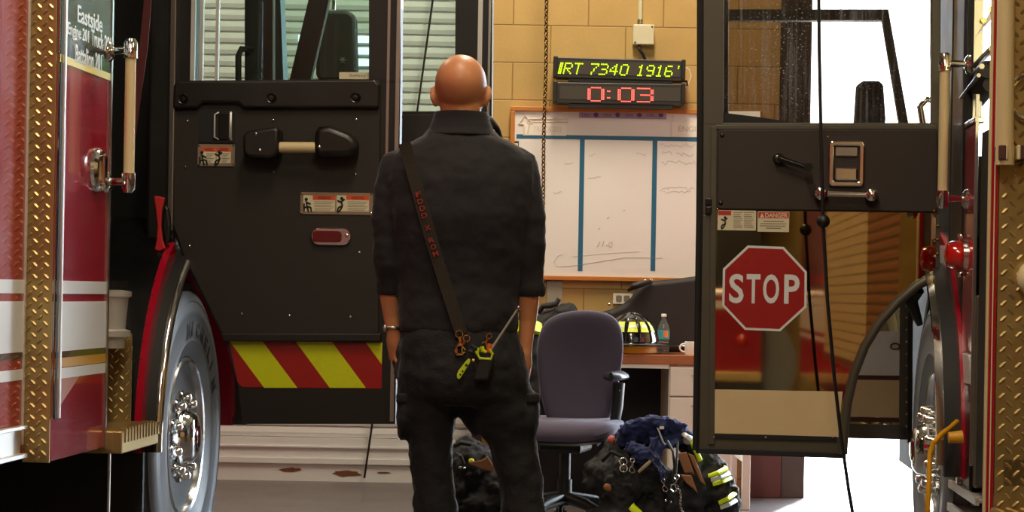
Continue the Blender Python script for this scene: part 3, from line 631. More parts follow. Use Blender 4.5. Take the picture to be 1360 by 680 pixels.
# grab handle with black end bosses
q = gD(368, 198); q2 = gD(423, 198)
gh = B().tube([fD(q[0]-.03, q[1], .075), fD(q2[0]+.03, q2[1], .075)], .0185, 20).build('grab_handle', 'ivory', D, smooth=True)
for pix, nm in (([(330, 184), (334, 177), (370, 172), (378, 173), (377, 208), (366, 213), (336, 212), (330, 205)], 0), ([(424, 176), (430, 171), (444, 170), (470, 180), (479, 188), (479, 204), (470, 210), (430, 211), (423, 206)], 1)):
    pprism(gD, fD, pix, .012, .105, 'handle_boss', 'vinyl_smooth', gh, bev=.022, seg=4, smooth=True)
for x, y in ((353, 202), (348, 181), (431, 198)):
    q = gD(x, y); B().dome(fD(q[0], q[1], .104), -U, .006, .004).build('boss_bolt', 'chrome', gh, smooth=True)
# red marker light in chrome bezel
bz = prect(gD, fD, 414, 303, 467, 326, .012, .024, 'marker_light', 'chrome', D, bev=.004, r=.028)
prect(gD, fD, 417, 307, 455, 322, .024, .034, 'marker_lens', 'marker_red', bz, bev=.004, r=.012)
q = gD(462, 313); B().dome(fD(q[0], q[1], .024), -U, .007, .005).build('bezel_screw', 'chrome', bz, smooth=True)
# lower ledge and chevron strip
pprism(gD, fD, [(296, 443), (507, 443), (507, 453), (300, 453)], .0, .03, 'panel_lip', 'dark_frame', D, bev=.003)
ch = pprism(gD, fD, [(304, 453), (508, 455), (507, 516), (322, 514), (316, 508)], 0, .002, 'chevron_strip', 'red_reflective', D)
for pix in ([(305, 453), (349, 453.5), (394, 512), (388, 514), (350, 514), (318, 470)], [(393, 453.7), (441, 454), (486, 515), (438, 515)], [(486, 455), (508, 455), (507, 484)]):
    if pix[0][0] == 305: pix = [(305, 453), (349, 453.5), (395, 515), (351, 515)]
    pprism(gD, fD, pix, .002, .003, 'chevron_stripe', 'yellow_reflective', ch)
# window
for (x0, x1, d_) in ((257, 262, .012), (268, 272.5, .004), (288, 292, -.01)):
    a = gD(x0, -105); c_ = gD(x1, 108); B().box(lambda x, z, t: fD(x, z, t), (a[0], gD(x1, -105)[0]), (c_[1], a[1]), (d_-.02, d_)).build('window_channel', 'bright_alu', D)
a = gD(258, -112); c_ = gD(491, 108); B().box(lambda x, z, t: fD(x, z, t), (a[0], c_[0]), (c_[1], a[1]), (-.032, -.027)).build('window_pane', 'clear_glass', D)
sk = prect(gD, fD, 449, 95, 490, 104, -.026, -.025, 'sticker_or_board_patch', 'label_white', D, r=.002)
ptext('Safety', gD, fD, None, 462, 97.5, 485, 101.5, -.025, 'sticker_lettering', 'print_grey', sk, 1)
for x0, x1 in ((518, 521.5), (530, 535)):
    a = gD(x0, -140); c_ = gD(x1-4, 560 if x0 > 525 else 230); B().box(lambda x, z, t: fD(x, z, t), (a[0], gD(x1, -140)[0]), (c_[1], a[1]), (-.06 if x0 > 525 else 0, .004)).build('edge_strip', 'aluminium', D)
# ---- front door further forward, also open
ah = LS(333, 60)[0]
f2, g2 = doorplane(OL, 1, ah)
D2 = part_empty('front_door', LT)
b = B()
for pix in ([(325, -150), (362, -150), (362, 150), (325, 150)], [(606, -150), (655, -150), (653, 150), (604, 150)], [(362, -150), (606, -150), (606, -110), (362, -110)], [(325, 148), (653, 148), (648, 545), (420, 545), (330, 300)]):
    b.prism(f2, [g2(*p) for p in pix], -.055, 0)
b.prism(f2, [g2(*p) for p in ((374, 149), (402, 149), (441, -20), (414, -20))], -.05, -.005)
b.build('door_shell', 'dark_frame', D2)
a = g2(360, -112); c_ = g2(607, 149); B().box(lambda x, z, t: f2(x, z, t), (a[0], c_[0]), (c_[1], a[1]), (-.032, -.027)).build('window_pane', 'clear_glass', D2)
pprism(g2, f2, [(335, 152), (600, 152), (598, 540), (425, 540)], 0, .012, 'inner_panel', 'vinyl', D2, bev=.004)
for x0, x1, m in ((638, 644, 'bright_alu'), (652, 655, 'aluminium')):
    a = g2(x0, -140); c_ = g2(x1-3, 540 if x1 > 650 else 150); B().box(lambda x, z, t: f2(x, z, t), (a[0], g2(x1, -140)[0]), (c_[1], a[1]), (-.03, .005)).build('edge_strip', m, D2)
b = B(); p = lambda x, y: f2(*g2(x, y), .05)
b.tube([f2(*g2(334, 66), 0), p(324, 67), p(320, 76), p(320, 125), f2(*g2(330, 130), 0)], .013, 12); b.build('entry_handle', 'rubber', D2, smooth=True)
# side mirror on its chrome arm, ahead of the cab
dm = 9.9; mp = [at(x, y, dm) for x, y in ((421, 24), (430, 13), (463, 13), (473, 22), (475, 98), (466, 108), (424, 108), (419, 98))]
f3 = lambda x, z, t: V((x, dm+t, z))
mh = B().prism(f3, [(p.x, p.z) for p in mp], 0, .09).build('side_mirror', 'rubber', LT, bev=.02, seg=3, smooth=True)
q = at(443, 13, dm+.04); q2 = at(441, -40, dm+.04); e = FL(1.9, -.06, 2.62)
B().tube([q, q+V((0, 0, .05)), q2+V((-.02, 0, .1)), V((e.x, e.y, e.z+.1))], .011, 10).build('mirror_arm', 'chrome', mh, smooth=True)
q = at(449, 88, dm-.001); q3 = at(455, 80, dm-.001)
b = B(); 
for i in range(6):
    a = i*math.pi/3; b.tube([q3+V((0, -.001, 0)), q3+V((.016*math.cos(a), -.001, .016*math.sin(a)))], .003, 5)
b.build('mirror_emblem', 'print_grey', mh)
# ------------------------------------------------------------------ right engine
e1 = FR(0, 0, 0)
RT = thing('fire_engine', 'red fire engine with a STOP sign on its open door and tread plate cab wall', 'fire engine', (e1.x, e1.y, 0))
aR = -1.26
fC = lambda x, z, t: FR(aR-t, -x, z)     # cab rear wall: x inboard, t rearward
B().box(lambda x, z, t: fC(x, z, t), (.022, 1.0), (.44, 3.0), (-.02, 0)).build('cab_rear_wall', 'tread_plate', RT)
b = B(); lozenges(b, fC, .026, .42, .45, 2.3, .047, .0165, .0055, .004); b.build('rear_wall_tread', 'tread_plate', RT)
B().box(lambda x, z, t: fC(x, z, t), (-.002, .020), (.36, 3.0), (-.02, .006)).build('corner_trim', 'red_paint', RT, bev=.004)
B().box(lambda x, z, t: fC(x, z, t), (-.010, -.002), (.36, 3.0), (-.02, .002)).build('corner_edge', 'ivory', RT, bev=.002)
B().box(lambda x, z, t: fC(x, z, t), (.0055, .009), (.36, 3.0), (.006, .0065)).build('corner_line', 'cream_lens', RT)
# slanted ribbed running board below it
b = B()
for i in range(14):
    x = .02+i*.042; b.tube([fC(x, .445, .01), fC(x+.02, .44, .06), fC(x+.05, .40, .22)], .012, 8)
b.box(lambda x, z, t: fC(x, z, t), (.02, .7), (.36, .40), (0, .25)); b.build('running_board', 'tread_plate', RT, smooth=True)
# post on the rear wall
t0 = .07
def CP(px, py, t=t0): 
    q = hit(px, py, FR(aR-t, 0, 0), U); d = q-FR(aR-t, 0, 0); return fC(d.dot(W), q.z, t)
gp = B().tube([CP(1334.5, 205), CP(1337.5, -160)], .0265, 20).build('grab_post', 'ivory', RT, smooth=True)
for y in (206,):
    m = B(); c0 = CP(1334.5, y)
    m.tube([c0+Z*.02, c0-Z*.03], .0285, 20); m.build('post_socket', 'ivory', gp, smooth=True)
    for x0, x1, mt in ((1322, 1331, 'maroon'), (1350, 1362, 'maroon'), (1331, 1333, 'cream_lens'), (1346, 1350, 'cream_lens')):
        a = CP(x0, 195, .03); e = CP(x1, 214, .03); 
        B().poly([], []).box(lambda x, z, t: fC(x, z, t), ((a-fC(0, 0, .03)).dot(W), (e-fC(0, 0, .03)).dot(W)), (e.z, a.z), (0, .105)).build('post_bracket', mt, gp, bev=.003)
# cream lamp and hose arc at the frame edge
q = CP(1374, 370, .03); B().ell(q, (.055, .04, .055), 20).build('scene_lamp', 'cream_lens', RT, smooth=True)
q = CP(1372, 128, .03); B().torus(q, U, .07, .007, 28, 8).build('hose_hook', 'chrome', RT, smooth=True)
# side behind the cab: tread plate, roller shutter, red panel with white band
B().box(FR, (-8.8, -2.06), (-1.2, -.02), (.5, 3.0)).build('body_panel', 'red_paint', RT, bev=.004); B().box(FR, (-2.06, -2.05), (-1.2, -.02), (.5, 3.0)).build('body_end', 'tread_plate', RT)
B().box(FR, (-6.25, -3.5), (-.02, -.016), (.7, 2.65)).build('shutter_frame', 'aluminium', RT)
b = B(); zz = .75
while zz < 2.6: b.box(FR, (-6.2, -3.55), (-.02, -.008), (zz, zz+.045)); zz += .052
b.build('roller_shutter', 'ivory', RT)
B().box(FR, (-3.5, -2.06), (-.02, -.012), (.52, 2.9)).build('pump_panel', 'tread_plate', RT)
b = B(); lozenges(b, lambda x, z, t: FR(x, -.012+t, z), -3.5, -2.06, .55, 2.0, .05, .018, .006, .003); b.build('pump_panel_tread', 'tread_plate', RT)
for z0, z1 in ((1.05, 1.09), (.86, 1.02), (.80, .83)): B().box(FR, (-8.8, -6.3), (-.02, -.018), (z0, z1)).build('stripe', 'stripe_white', RT)
# dark strip between cab rear corner and red jamb, interior and windshield side
b = B(); b.box(FR, (aR+.1, aR+.12), (-1.2, -.12), (.5, 1.62)).box(FR, (aR, 1.9), (-1.32, -1.3), (.6, 1.5)).box(FR, (aR, 1.95), (-1.3, 0), (2.9, 3.0)).box(FR, (-.2, -.16), (-1.3, -.04), (.5, 1.60)).box(FR, (aR, -.16), (-1.3, -.05), (.52, .6))
b.build('cab_interior', 'cab_black', RT)
j0 = RS(1293, 300)[0]; j1 = RS(1280, 300)[0]
zt = RS(1287, 168)[1]; zb_ = RS(1287, 470)[1]
B().box(FR, (j0, j1), (-.012, 0), (zb_, zt)).build('door_jamb', 'red_paint', RT, bev=.01)
B().box(FR, (j0, j1), (-.012, .002), (zb_-.10, zb_)).build('door_jamb', 'stripe_white', RT, bev=.004)
B().box(FR, (j0, j1), (-.012, 0), (.46, zb_-.10)).build('door_jamb', 'black_paint', RT, bev=.004)
B().box(FR, (j0-.004, j1+.004), (-.03, .004), (zt, zt+.02)).build('jamb_cap', 'chrome', RT, bev=.004)
B().box(FR, (j0-.004, j0), (-.012, .001), (.55, 1.75)).build('jamb_edge', 'aluminium', RT, bev=.002)
B().box(FR, (j1-.02, j1), (-.05, -.02), (zt+.02, 2.95)).build('jamb_edge', 'aluminium', RT)
k0 = RS(1276, 300)[0]; k1 = RS(1262, 300)[0]
B().box(FR, (k0-.08, k0), (-.04, -.002), (.5, 3.0)).build('seal_or_shade_panel', 'gasket', RT)
B().box(FR, (k0, k1), (-.05, -.0), (.5, 3.0)).build('hinge_post', 'olive_frame', RT, bev=.006)
B().box(FR, (k1, -.33), (-.06, .004), (1.2, 3.0)).build('seal_or_shade_panel', 'gasket', RT, bev=.004)
# equipment bracket in the opening: slanted bars, black lights
fo = lambda x, y, d: at(x, y, d)
b = B()
for (x0, y0), (x1, y1), d0, d1, r in (((1284, 100), (1318, 64), 7.0, 6.5, .012), ((1282, 108), (1304, 88), 7.0, 6.6, .009), ((1277, 130), (1300, 100), 6.95, 6.6, .007)):
    b.tube([at(x0, y0, d0), at(x1, y1, d1)], r, 10)
eb = b.build('equipment_bracket', 'aluminium', RT, smooth=True)
b = B()
for (x0, y0), (x1, y1), r in (((1288, 130), (1312, 92), .03), ((1300, 136), (1316, 112), .025)): b.tube([at(x0, y0, 6.95), at(x1, y1, 6.6)], [r*.8, r], 12)
b.build('hand_light', 'rubber', eb, smooth=True)
b = B(); b.prism(lambda x, y, t: at(x, y, 6.8+t), [(1296, 50), (1322, 2), (1326, 2), (1326, 16), (1300, 44)], 0, .02); b.build('slotted_plate', 'card_white', RT)
for x, y in ((1306, 27), (1316, 12)): B().lathe(at(x, y, 6.795), (0, -1, 0), [(.009, 0), (.009, .006)], 12).build('brass_stud', 'brass', RT)
# marker lamp, rail
al = RS(1280, 337, 0)[0]; zl_ = RS(1276, 337, .04)[1]
lm = B().rings([[FR(al+.05*s*math.cos(2*math.pi*i/24), h, zl_+.05*s*math.sin(2*math.pi*i/24)) for i in range(24)] for s, h in ((1, 0), (1.02, .012), (.95, .04), (.8, .055), (.4, .062))]).build('marker_light', 'lamp_red', RT, smooth=True)
b = B(); b.lathe(FR(al, 0, zl_), -W, [(.066, -.002), (.066, .008), (.052, .014)], 24)
for s in (-1, 1): b.ell(FR(al-.01, .012, zl_+.062*s), .012, 10, nr=6)
b.build('marker_bezel', 'chrome', lm, smooth=True)
ag = RS(1252, 170, .085)[0]
grab(RT, FR, RS, (1255, 80), (1250, 268), .085, .0165, (ag, 0))
# fender, trims and wheel
B().box(FR, (-.34, .10), (-.08, -.002), (1.2, 2.95)).build('door_pillar', 'dark_frame', RT, bev=.008)
B().box(FR, (.10, .80), (-.08, -.01), (1.2, 1.72)).build('cab_panel', 'red_paint', RT, bev=.008)
B().box(FR, (aR+.03, j0-.06), (-.04, -.012), (.5, 1.62)).build('seal_or_shade_panel', 'gasket', RT)  # black sheet standing in for the shade of the cab opening
arch(RT, FR, .735, .80, -.7, -.02, 'fender', 'black_paint', zlow=.55, a0=.4*math.pi, rear=True)
arch(RT, FR, .742, .80, -.03, .012, 'fender_panel', 'red_paint', zlow=.50, a0=.45*math.pi, rear=True)
arch(RT, FR, .70, .748, -.3, .06, 'fender_flare', 'rubber', zlow=.50, a0=.45*math.pi, rear=True)
arch(RT, FR, .712, .735, .06, .085, 'fender_trim', 'chrome', zlow=.62, a0=.5*math.pi, rear=True)
arch(RT, FR, .66, .70, -.75, -.02, 'wheel_well', 'cab_black', zlow=.62)
wheel(RT, OR, -1, .01, out=.03)
B().box(FR, (.74, 1.84), (-1.2, -.08), (.35, 1.2)).build('front_underbody', 'cab_black', RT)
B().box(FR, (-.92, -.80), (-.30, -.01), (.48, 1.1)).build('fender_panel', 'olive_frame', RT, bev=.006)
# extruded step under the opening
for z0 in (.452, .372):
    b = B(); b.box(FR, (-1.12, -.46), (-.30, .012), (z0, z0+.012)).box(FR, (-1.12, -.46), (.0, .014), (z0-.008, z0+.02)); b.build('step_rail', 'bright_alu', RT, bev=.002)
B().box(FR, (-1.2, -.9), (-.2, -.05), (.5, .53)).build('sill_plate', 'aluminium', RT, bev=.004)
B().box(FR, (-.70, -.66), (-.05, .012), (.47, .64)).build('plug_bracket', 'chrome', RT, bev=.004)
B().box(FR, (-1.0, 1.6), (-1.2, -.75), (.35, .6)).build('chassis', 'cab_black', RT)
# ---- crew door with the STOP sign
fE, gE = doorplane(OR, -1, -.35)
E_ = part_empty('crew_door', RT)
ARC = [(1248, 368), (1222, 383), (1197, 404), (1172, 432), (1152, 464), (1138, 500), (1129, 540), (1125, 575), (1123, 607)]
b = B()
for pix in ([(933, -180), (962, -180), (961, 166), (931, 166)], [(1238, -180), (1250, -180), (1249, 166), (1237, 166)], [(962, -180), (1238, -180), (1238, -140), (962, -140)],
            [(931, 163), (1249, 163), (1248, 285), (930, 285)], [(930, 285), (951, 285), (948, 601), (925, 600)], [(945, 577), (1118, 581), (1124, 607), (945, 601)], [(1243, 285), (1249, 285), (1248, 370), (1242, 370)]):
    b.prism(fE, [gE(*p) for p in pix], -.05, .0)
ins = [(1242, 361), (1216, 375), (1190, 397), (1165, 426), (1144, 460), (1129, 498), (1120, 540), (1115, 575), (1113, 602)]
P0 = [gE(*p) for p in ARC]; P1 = [gE(*p) for p in ins]
b.band(fE, P0, P1, -.05, .0); b.build('door_shell', 'olive_frame', E_, bev=.003)
P2 = [gE(p[0]-1, p[1]-1) for p in ARC]
rim = B().tube([fE(p[0], p[1], .004) for p in [gE(x-4, y-4) for x, y in ARC]], .017, 12).build('wheel_cut_seal', 'olive_frame', E_, smooth=True)
B().band(fE, P0, [gE(p[0]-7, p[1]-6) for p in ARC], -.065, .012).build('wheel_cut_gasket', 'rubber', E_, smooth=True)
B().tube([fE(*gE(x, y), .002) for x, y in ((930, -170), (930, 160), (929, 290), (924, 598))], .012, 8).build('edge_gasket', 'rubber', E_, smooth=True)
pprism(gE, fE, [(924, 594), (1124, 601), (1123, 609), (924, 602)], -.055, .006, 'bottom_edge', 'rubber', E_, bev=.003)
# raised frames
for pix in ([(950, 166), (1244, 166), (1244, 172), (950, 172)], [(944, 168), (952, 168), (949, 590), (941, 590)]): pprism(gE, fE, pix, 0, .008, 'frame_bead', 'olive_frame', E_, bev=.002)
pprism(gE, fE, [(953, 175), (956, 172), (1243, 172), (1245, 175), (1245, 279), (1242, 282), (956, 278), (952, 275)], 0, .010, 'upper_panel', 'brown_vinyl', E_, bev=.004)
for x, y in ((959, 180), (957, 270)): q = gE(x, y); B().dome(fE(q[0], q[1], .010), -U, .0085, .004).build('screw', 'black_paint', E_)
for x, y in ((1099, 182), (953, 278), (1240, 280)): q = gE(x, y); B().dome(fE(q[0], q[1], .010), -U, .0045, .004).build('screw', 'brass', E_)
steel = pprism(gE, fE, [(950, 279), (1243, 283)]+ins[:1]+ins[1:8]+[(1112, 580), (946, 577)], -.01, .004, 'kick_plate', 'mirror_steel', E_)
pprism(gE, fE, [(946, 517), (1119, 520), (1115, 557), (1113, 580), (945, 575)], .004, .0055, 'strip_or_reflection', 'beige_film', E_)
pprism(gE, fE, [(945, 576), (1111, 580), (1111, 586), (945, 582)], 0, .006, 'dark_reflection', 'gasket', E_)  # dark line of a reflection, painted in black
for x in (948, 1017, 1106): q = gE(x, 581); B().dome(fE(q[0], q[1], .006), -U, .005).build('screw', 'chrome', E_)
# window crank
q = gE(1034, 211); q2 = gE(1072, 224)
cr = B().tube([fE(*q, .01), fE(*q, .04)], [.021, .016], 16).tube([fE(*q, .036), fE(*q2, .045)], [.011, .008], 10).build('window_crank', 'black_paint', E_, smooth=True)
B().tube([fE(*q2, .042), fE(*q2, .085)], [.012, .015], 14).build('crank_knob', 'black_paint', cr, smooth=True)
q = gE(1031, 209); B().dome(fE(q[0], q[1], .040), -U, .007, .004).build('crank_screw', 'chrome', cr)
# chrome paddle latch
lb = B()
o_ = [gE(1100.5, 187.5), gE(1147.5, 187.5), gE(1147.5, 248.5), gE(1100.5, 248.5)]; x0, x1, z1, z0 = o_[0][0], o_[1][0], o_[0][1], o_[2][1]
w0, w1 = min(x0, x1), max(x0, x1)
lb.band(fE, rrect(w0, w1, z0, z1, .014), rrect(w0+.018, w1-.018, z0+.018, z1-.018, .006), .010, .028, closed=True)
lb = lb.build('paddle_latch', 'chrome', E_, bev=.005, seg=3)
B().prism(fE, rrect(w0+.016, w1-.016, z0+.016, z1-.016, .006), .010, .012).build('latch_well', 'brown_vinyl', lb)
hz = z1-z0
B().box(lambda x, z, t: fE(x, z, t), (w0+.022, w1-.022), (z0+.02, z0+hz*.42), (.012, .024)).build('latch_paddle', 'chrome', lb, bev=.006)
B().box(lambda x, z, t: fE(x, z, t), (w0+.022, w1-.022), (z0+hz*.66, z1-.02), (.012, .02)).build('latch_plate', 'aluminium', lb, bev=.004)
# chrome pull
q = gE(1089, 258); q2 = gE(1156, 260)
pl = B().tube([fE(*q, .045), fE(*q2, .045)], .0105, 14).build('pull_handle', 'chrome', E_, smooth=True)
for qq in (q, q2): B().lathe(fE(*qq, .010), -U, [(.026, 0), (.024, .02), (.022, .05), (.01, .058), (.001, .059)], 20).build('handle_stanchion', 'chrome', pl, smooth=True)
# sticker pair and STOP sign
s1 = prect(gE, fE, 953, 279.5, 1004, 306, .0045, .0052, 'warning_sticker', 'label_white', E_, r=.002)
prect(gE, fE, 954, 280, 971, 286, .0052, .0056, 'label_header', 'red_header', s1, r=.001)
figure(gE, fE, 962, 296, .8, .0055, 'pictogram', s1, True)
b = B()
for c0, c1 in ((974, 986), (988, 1001)):
    for k in range(9):
        a0 = gE(c0, 282+k*2.5); a1 = gE(c1-(k*7 % 4), 283+k*2.5); b.prism(fE, [a0, (a1[0], a0[1]), a1, (a0[0], a1[1])], .0052, .0056)
b.build('fine_print', 'print_grey', s1)
s2 = prect(gE, fE, 1006, 281, 1048, 308, .0045, .0052, 'danger_sticker', 'label_white', E_, r=.002)
prect(gE, fE, 1007, 282, 1047.5, 290, .0052, .0056, 'label_header', 'red_header', s2, r=.001)
ptext('DANGER', gE, fE, None, 1016, 283.3, 1046, 289, .0056, 'header_lettering', 'label_white', s2, 1, bold=.02)
tr = [gE(1009, 289), gE(1015, 289), gE(1012, 283)]; B().prism(fE, tr, .0056, .006).build('warning_triangle', 'label_white', s2)
b = B()
for k, (c0, c1) in enumerate(((1014, 1041), (1010, 1044), (1009, 1043), (1017, 1037))):
    a0 = gE(c0, 293.5+k*3); a1 = gE(c1, 295+k*3); b.prism(fE, [a0, (a1[0], a0[1]), a1, (a0[0], a1[1])], .0052, .0056)
b.build('fine_print', 'print_grey', s2)
OC = [(993, 326), (1041, 328), (1071.5, 361), (1071, 408), (1036, 440), (989, 438), (959, 406), (960, 357)]
sg_ = pprism(gE, fE, OC, .0045, .006, 'stop_sign', 'letter_white', E_)
cx, cy = 1015.5, 383
pprism(gE, fE, [(cx+(x-cx)*.945, cy+(y-cy)*.945) for x, y in OC], .006, .0066, 'sign_field', 'sign_red', sg_)
for ch, x0, x1 in (('S', 968, 988), ('T', 991, 1010), ('O', 1013, 1035), ('P', 1041, 1062)):
    ptext(ch, gE, fE, None, x0, 364+(x0-968)*.012, x1, 402.5+(x0-968)*.012, .0066, 'sign_letter', 'letter_white', sg_, -1, bold=.022)
# black lock on the free edge
for y in (268, 279): 
    q = gE(941, y); B().box(lambda x, z, t: fE(x, z, t), (q[0]-.011, q[0]+.011), (q[1]-.012, q[1]+.012), (0, .018)).build('edge_latch', 'black_paint', E_, bev=.003)
# hinge bolts
for y in (318, 337, 300): q = gE(1245, y); B().dome(fE(q[0], q[1], .0), -U, .006).build('hinge_bolt', 'brass', E_)
# wet glass pane with a dark wiper seal
a = gE(1240, -145); c_ = gE(959, 166)
B().box(lambda x, z, t: fE(x, z, t), (a[0], c_[0]), (c_[1], a[1]), (-.03, -.025)).build('window_pane', 'wet_glass', E_)
pprism(gE, fE, [(961, 149), (1010, 155), (1060, 163), (961, 164)], -.024, -.02, 'glass_seal', 'gasket', E_)
pprism(gE, fE, [(968, 147), (1010, 147), (1010, 156), (968, 151)], -.024, -.022, 'sticker_or_board_patch', 'card_white', E_)  # white patch standing in for the whiteboard behind the glass
# ---- front door further forward
ah2 = RS(1207, 578)[0]
f4, g4 = doorplane(OR, -1, ah2)
D4 = part_empty('front_door', RT)
b = B()
for pix in ([(955, -180), (968, -180), (967, 350), (955, 350)], [(968, 12), (1180, 12), (1180, 27), (968, 27)], [(1170, 12), (1180, 12), (1207, 165), (1195, 165)],
            [(955, 165), (1210, 165), (1209, 350), (955, 350)], [(1196, 350), (1210, 350), (1207, 584), (1194, 584)], [(1112, 562), (1207, 565), (1207, 584), (1118, 582)]):
    b.prism(f4, [g4(*p) for p in pix], -.055, 0)
b.build('door_shell', 'olive_frame', D4, bev=.003)
k4 = pprism(g4, f4, [(985, 345), (1198, 350), (1196, 570), (1116, 568), (1104, 500), (1065, 405), (1010, 355)], -.03, -.01, 'kick_plate', 'mirror_steel', D4)
pprism(g4, f4, [(1107, 503), (1197, 505), (1197, 555), (1115, 553)], -.01, -.008, 'strip_or_reflection', 'beige_film', D4)
pprism(g4, f4, [(1085, 440), (1197, 440), (1197, 500), (1105, 499)], -.01, -.008, 'strip_or_reflection', 'stripe_white', D4)  # reflection of the engine body, painted as a white band
for y in (497, 553): pprism(g4, f4, [(1108, y+1), (1197, y+2), (1197, y+8), (1110, y+7)], -.008, -.006, 'red_reflection', 'maroon', D4)  # red lines of the same painted reflection
pprism(g4, f4, [(1207, 300), (1213, 300), (1211, 588), (1205, 588)], -.06, .01, 'edge_gasket', 'rubber', D4)
b = B()
for i in range(12): q = g4(1204, 390+i*16); b.dome(f4(q[0], q[1], 0), -U, .005)
b.build('rivet_row', 'aluminium', D4)
q = g4(1189, 460); B().torus(f4(*q, 0), U, .012, .003, 16, 6, sx=1.5, x=W).build('drain_ring', 'maroon', D4)
a = g4(1190, 27); c_ = g4(968, 165)
# mirror of this engine, seen through the windows
dm = 9.9; mp = [at(x, y, dm) for x, y in ((1140, 112), (1147, 107), (1168, 107), (1174, 112), (1177, 158), (1176, 168), (1137, 168), (1137, 160))]
mh = B().prism(lambda x, z, t: V((x, dm+t, z)), [(p.x, p.z) for p in mp], 0, .09).build('side_mirror', 'rubber', RT, bev=.015, seg=3)
B().tube([at(1157, 165, dm+.04), at(1157, 215, dm+.04), FR(1.9, -.05, 1.5)], .011, 8).build('mirror_arm', 'chrome', mh, smooth=True)
B().box(FR, (1.85, 1.98), (-2.4, -.05), (.5, 1.5)).build('cab_front', 'red_paint', RT, bev=.03)
B().tube([at(1228, 200, 9.4), at(1226, 165, 9.4), at(1222, 142, 9.4), at(1230, 132, 9.4), at(1240, 134, 9.4)], .016, 10).build('mirror_bracket', 'chrome', RT, smooth=True)
b = B(); b.tube([FR(1.9, -.05, 1.5), FR(1.62, -.08, 2.95)], [(.05, .04)]*2, 8); b.bm.free()
# strut under the wheel cut
b = B(); q = fE(*gE(1213, 400), -.07); b.tube([fE(*gE(1222, 385), -.03), q, fE(*gE(1226, 432), -.09)], [.02, .024, .012], 10); b.build('door_check', 'rubber', E_, smooth=True)
# ------------------------------------------------------------------ yellow charging cord
t = thing('charging_cord', 'yellow power cord plugged into the engine below the red marker lamp', 'power cord', FR(-.68, .05, .02))
P = lambda px, py, b: FR(*(lambda s: (s[0], b, s[1]))(RS(px, py, b)))
B().box(FR, (-.72, -.69), (.0, .036), (RS(1276, 600, .02)[1], RS(1276, 552, .02)[1])).build('plug_cover', 'yellow_plug', t, bev=.006)
aa, zz = RS(1270, 580, .05); B().tube([FR(aa, .03, zz), FR(aa, .075, zz-.004)], [.022, .018], 14).build('plug', 'yellow_plug', t, smooth=True)
B().tube([P(1271, 560, .03), P(1262, 568, .06), P(1250, 577, .10), P(1240, 588, .13), P(1235, 603, .14), P(1234, 640, .145), P(1231, 690, .15), FR(-.6, .15, .05), FR(-.8, .2, .015), FR(-1.4, .25, .012)], .0085, 10).build('cord', 'yellow_plug', t, smooth=True)
# ------------------------------------------------------------------ black drop cord with a ball stop in front of the polished door
dc = 6.75
pts = [(1087, -60), (1088, 60), (1090, 160), (1093, 294), (1099, 400), (1108, 500), (1117, 580), (1122, 615), (1127, 650), (1134, 690)]
t = thing('drop_cord', 'thin black cord with a ball stop hanging before the polished STOP door', 'cord', at(1134, 690, dc))
b = B(); top = at(1086, -60, dc); b.tube([V((top.x-.03, dc, 5.15))]+[at(x, y, dc) for x, y in pts]+[at(1150, 760, dc), V((at(1160, 0, dc).x+.02, dc-.1, .008))], .006, 8)
b.build('cord', 'cord_black', t, smooth=True)
B().ell(at(1093.3, 294, dc), .0225, 18).build('ball_stop', 'cord_black', t, smooth=True)
# second thin cord hanging below the boarding step of the other engine
tag(B().tube([FL(-.95, -.05, .592), FL(-.95, -.05, .3), FL(-.95, -.045, .003)], .005, 8).build('hanging_cord', 'bright_alu', smooth=True), 'thin pale cord hanging below the tread plate boarding step', 'cord')

# ------------------------------------------------------------------ a third engine parked behind, seen only as a reflection in the polished door
c3 = V((-.45, -3.9, 0))
t = thing('fire_truck', 'red truck with a white band, seen only reflected in the polished STOP door', 'fire truck', c3)
f3 = lambda x, y, z: c3+V((x, y, z))
B().box(f3, (-1.1, .98), (-1.1, .0), (.32, 1.16)).build('rear_body', 'red_paint', t, bev=.03)
B().box(f3, (-1.1, .98), (-1.1, -.01), (1.16, 2.9)).build('upper_body', 'vinyl_smooth', t, bev=.03)
for z0, z1 in ((.98, 1.05), (1.10, 1.13)): B().box(f3, (-1.1, .981), (0, .002), (z0, z1)).build('stripe', 'stripe_white', t)
B().box(f3, (-.7, .55), (0, .012), (1.35, 2.5)).build('rear_shutter', 'aluminium', t, bev=.004)
for x in (-.95, .80):
    for z in (1.25, .7): B().lathe(f3(x, .0, z), (0, 1, 0), [(.055, 0), (.055, .02), (.045, .03), (.001, .036)], 18).build('tail_light', 'lamp_red', t, smooth=True)
B().box(f3, (-1.1, .98), (0, .22), (.34, .42)).build('rear_step', 'tread_plate', t, bev=.006)
for x in (-.9, .78):
    b = B(); b.tube([f3(x, -.2, .5), f3(x, -.45, .5)], .5, 28); b.build('tire', 'tire_rubber', t, smooth=True)
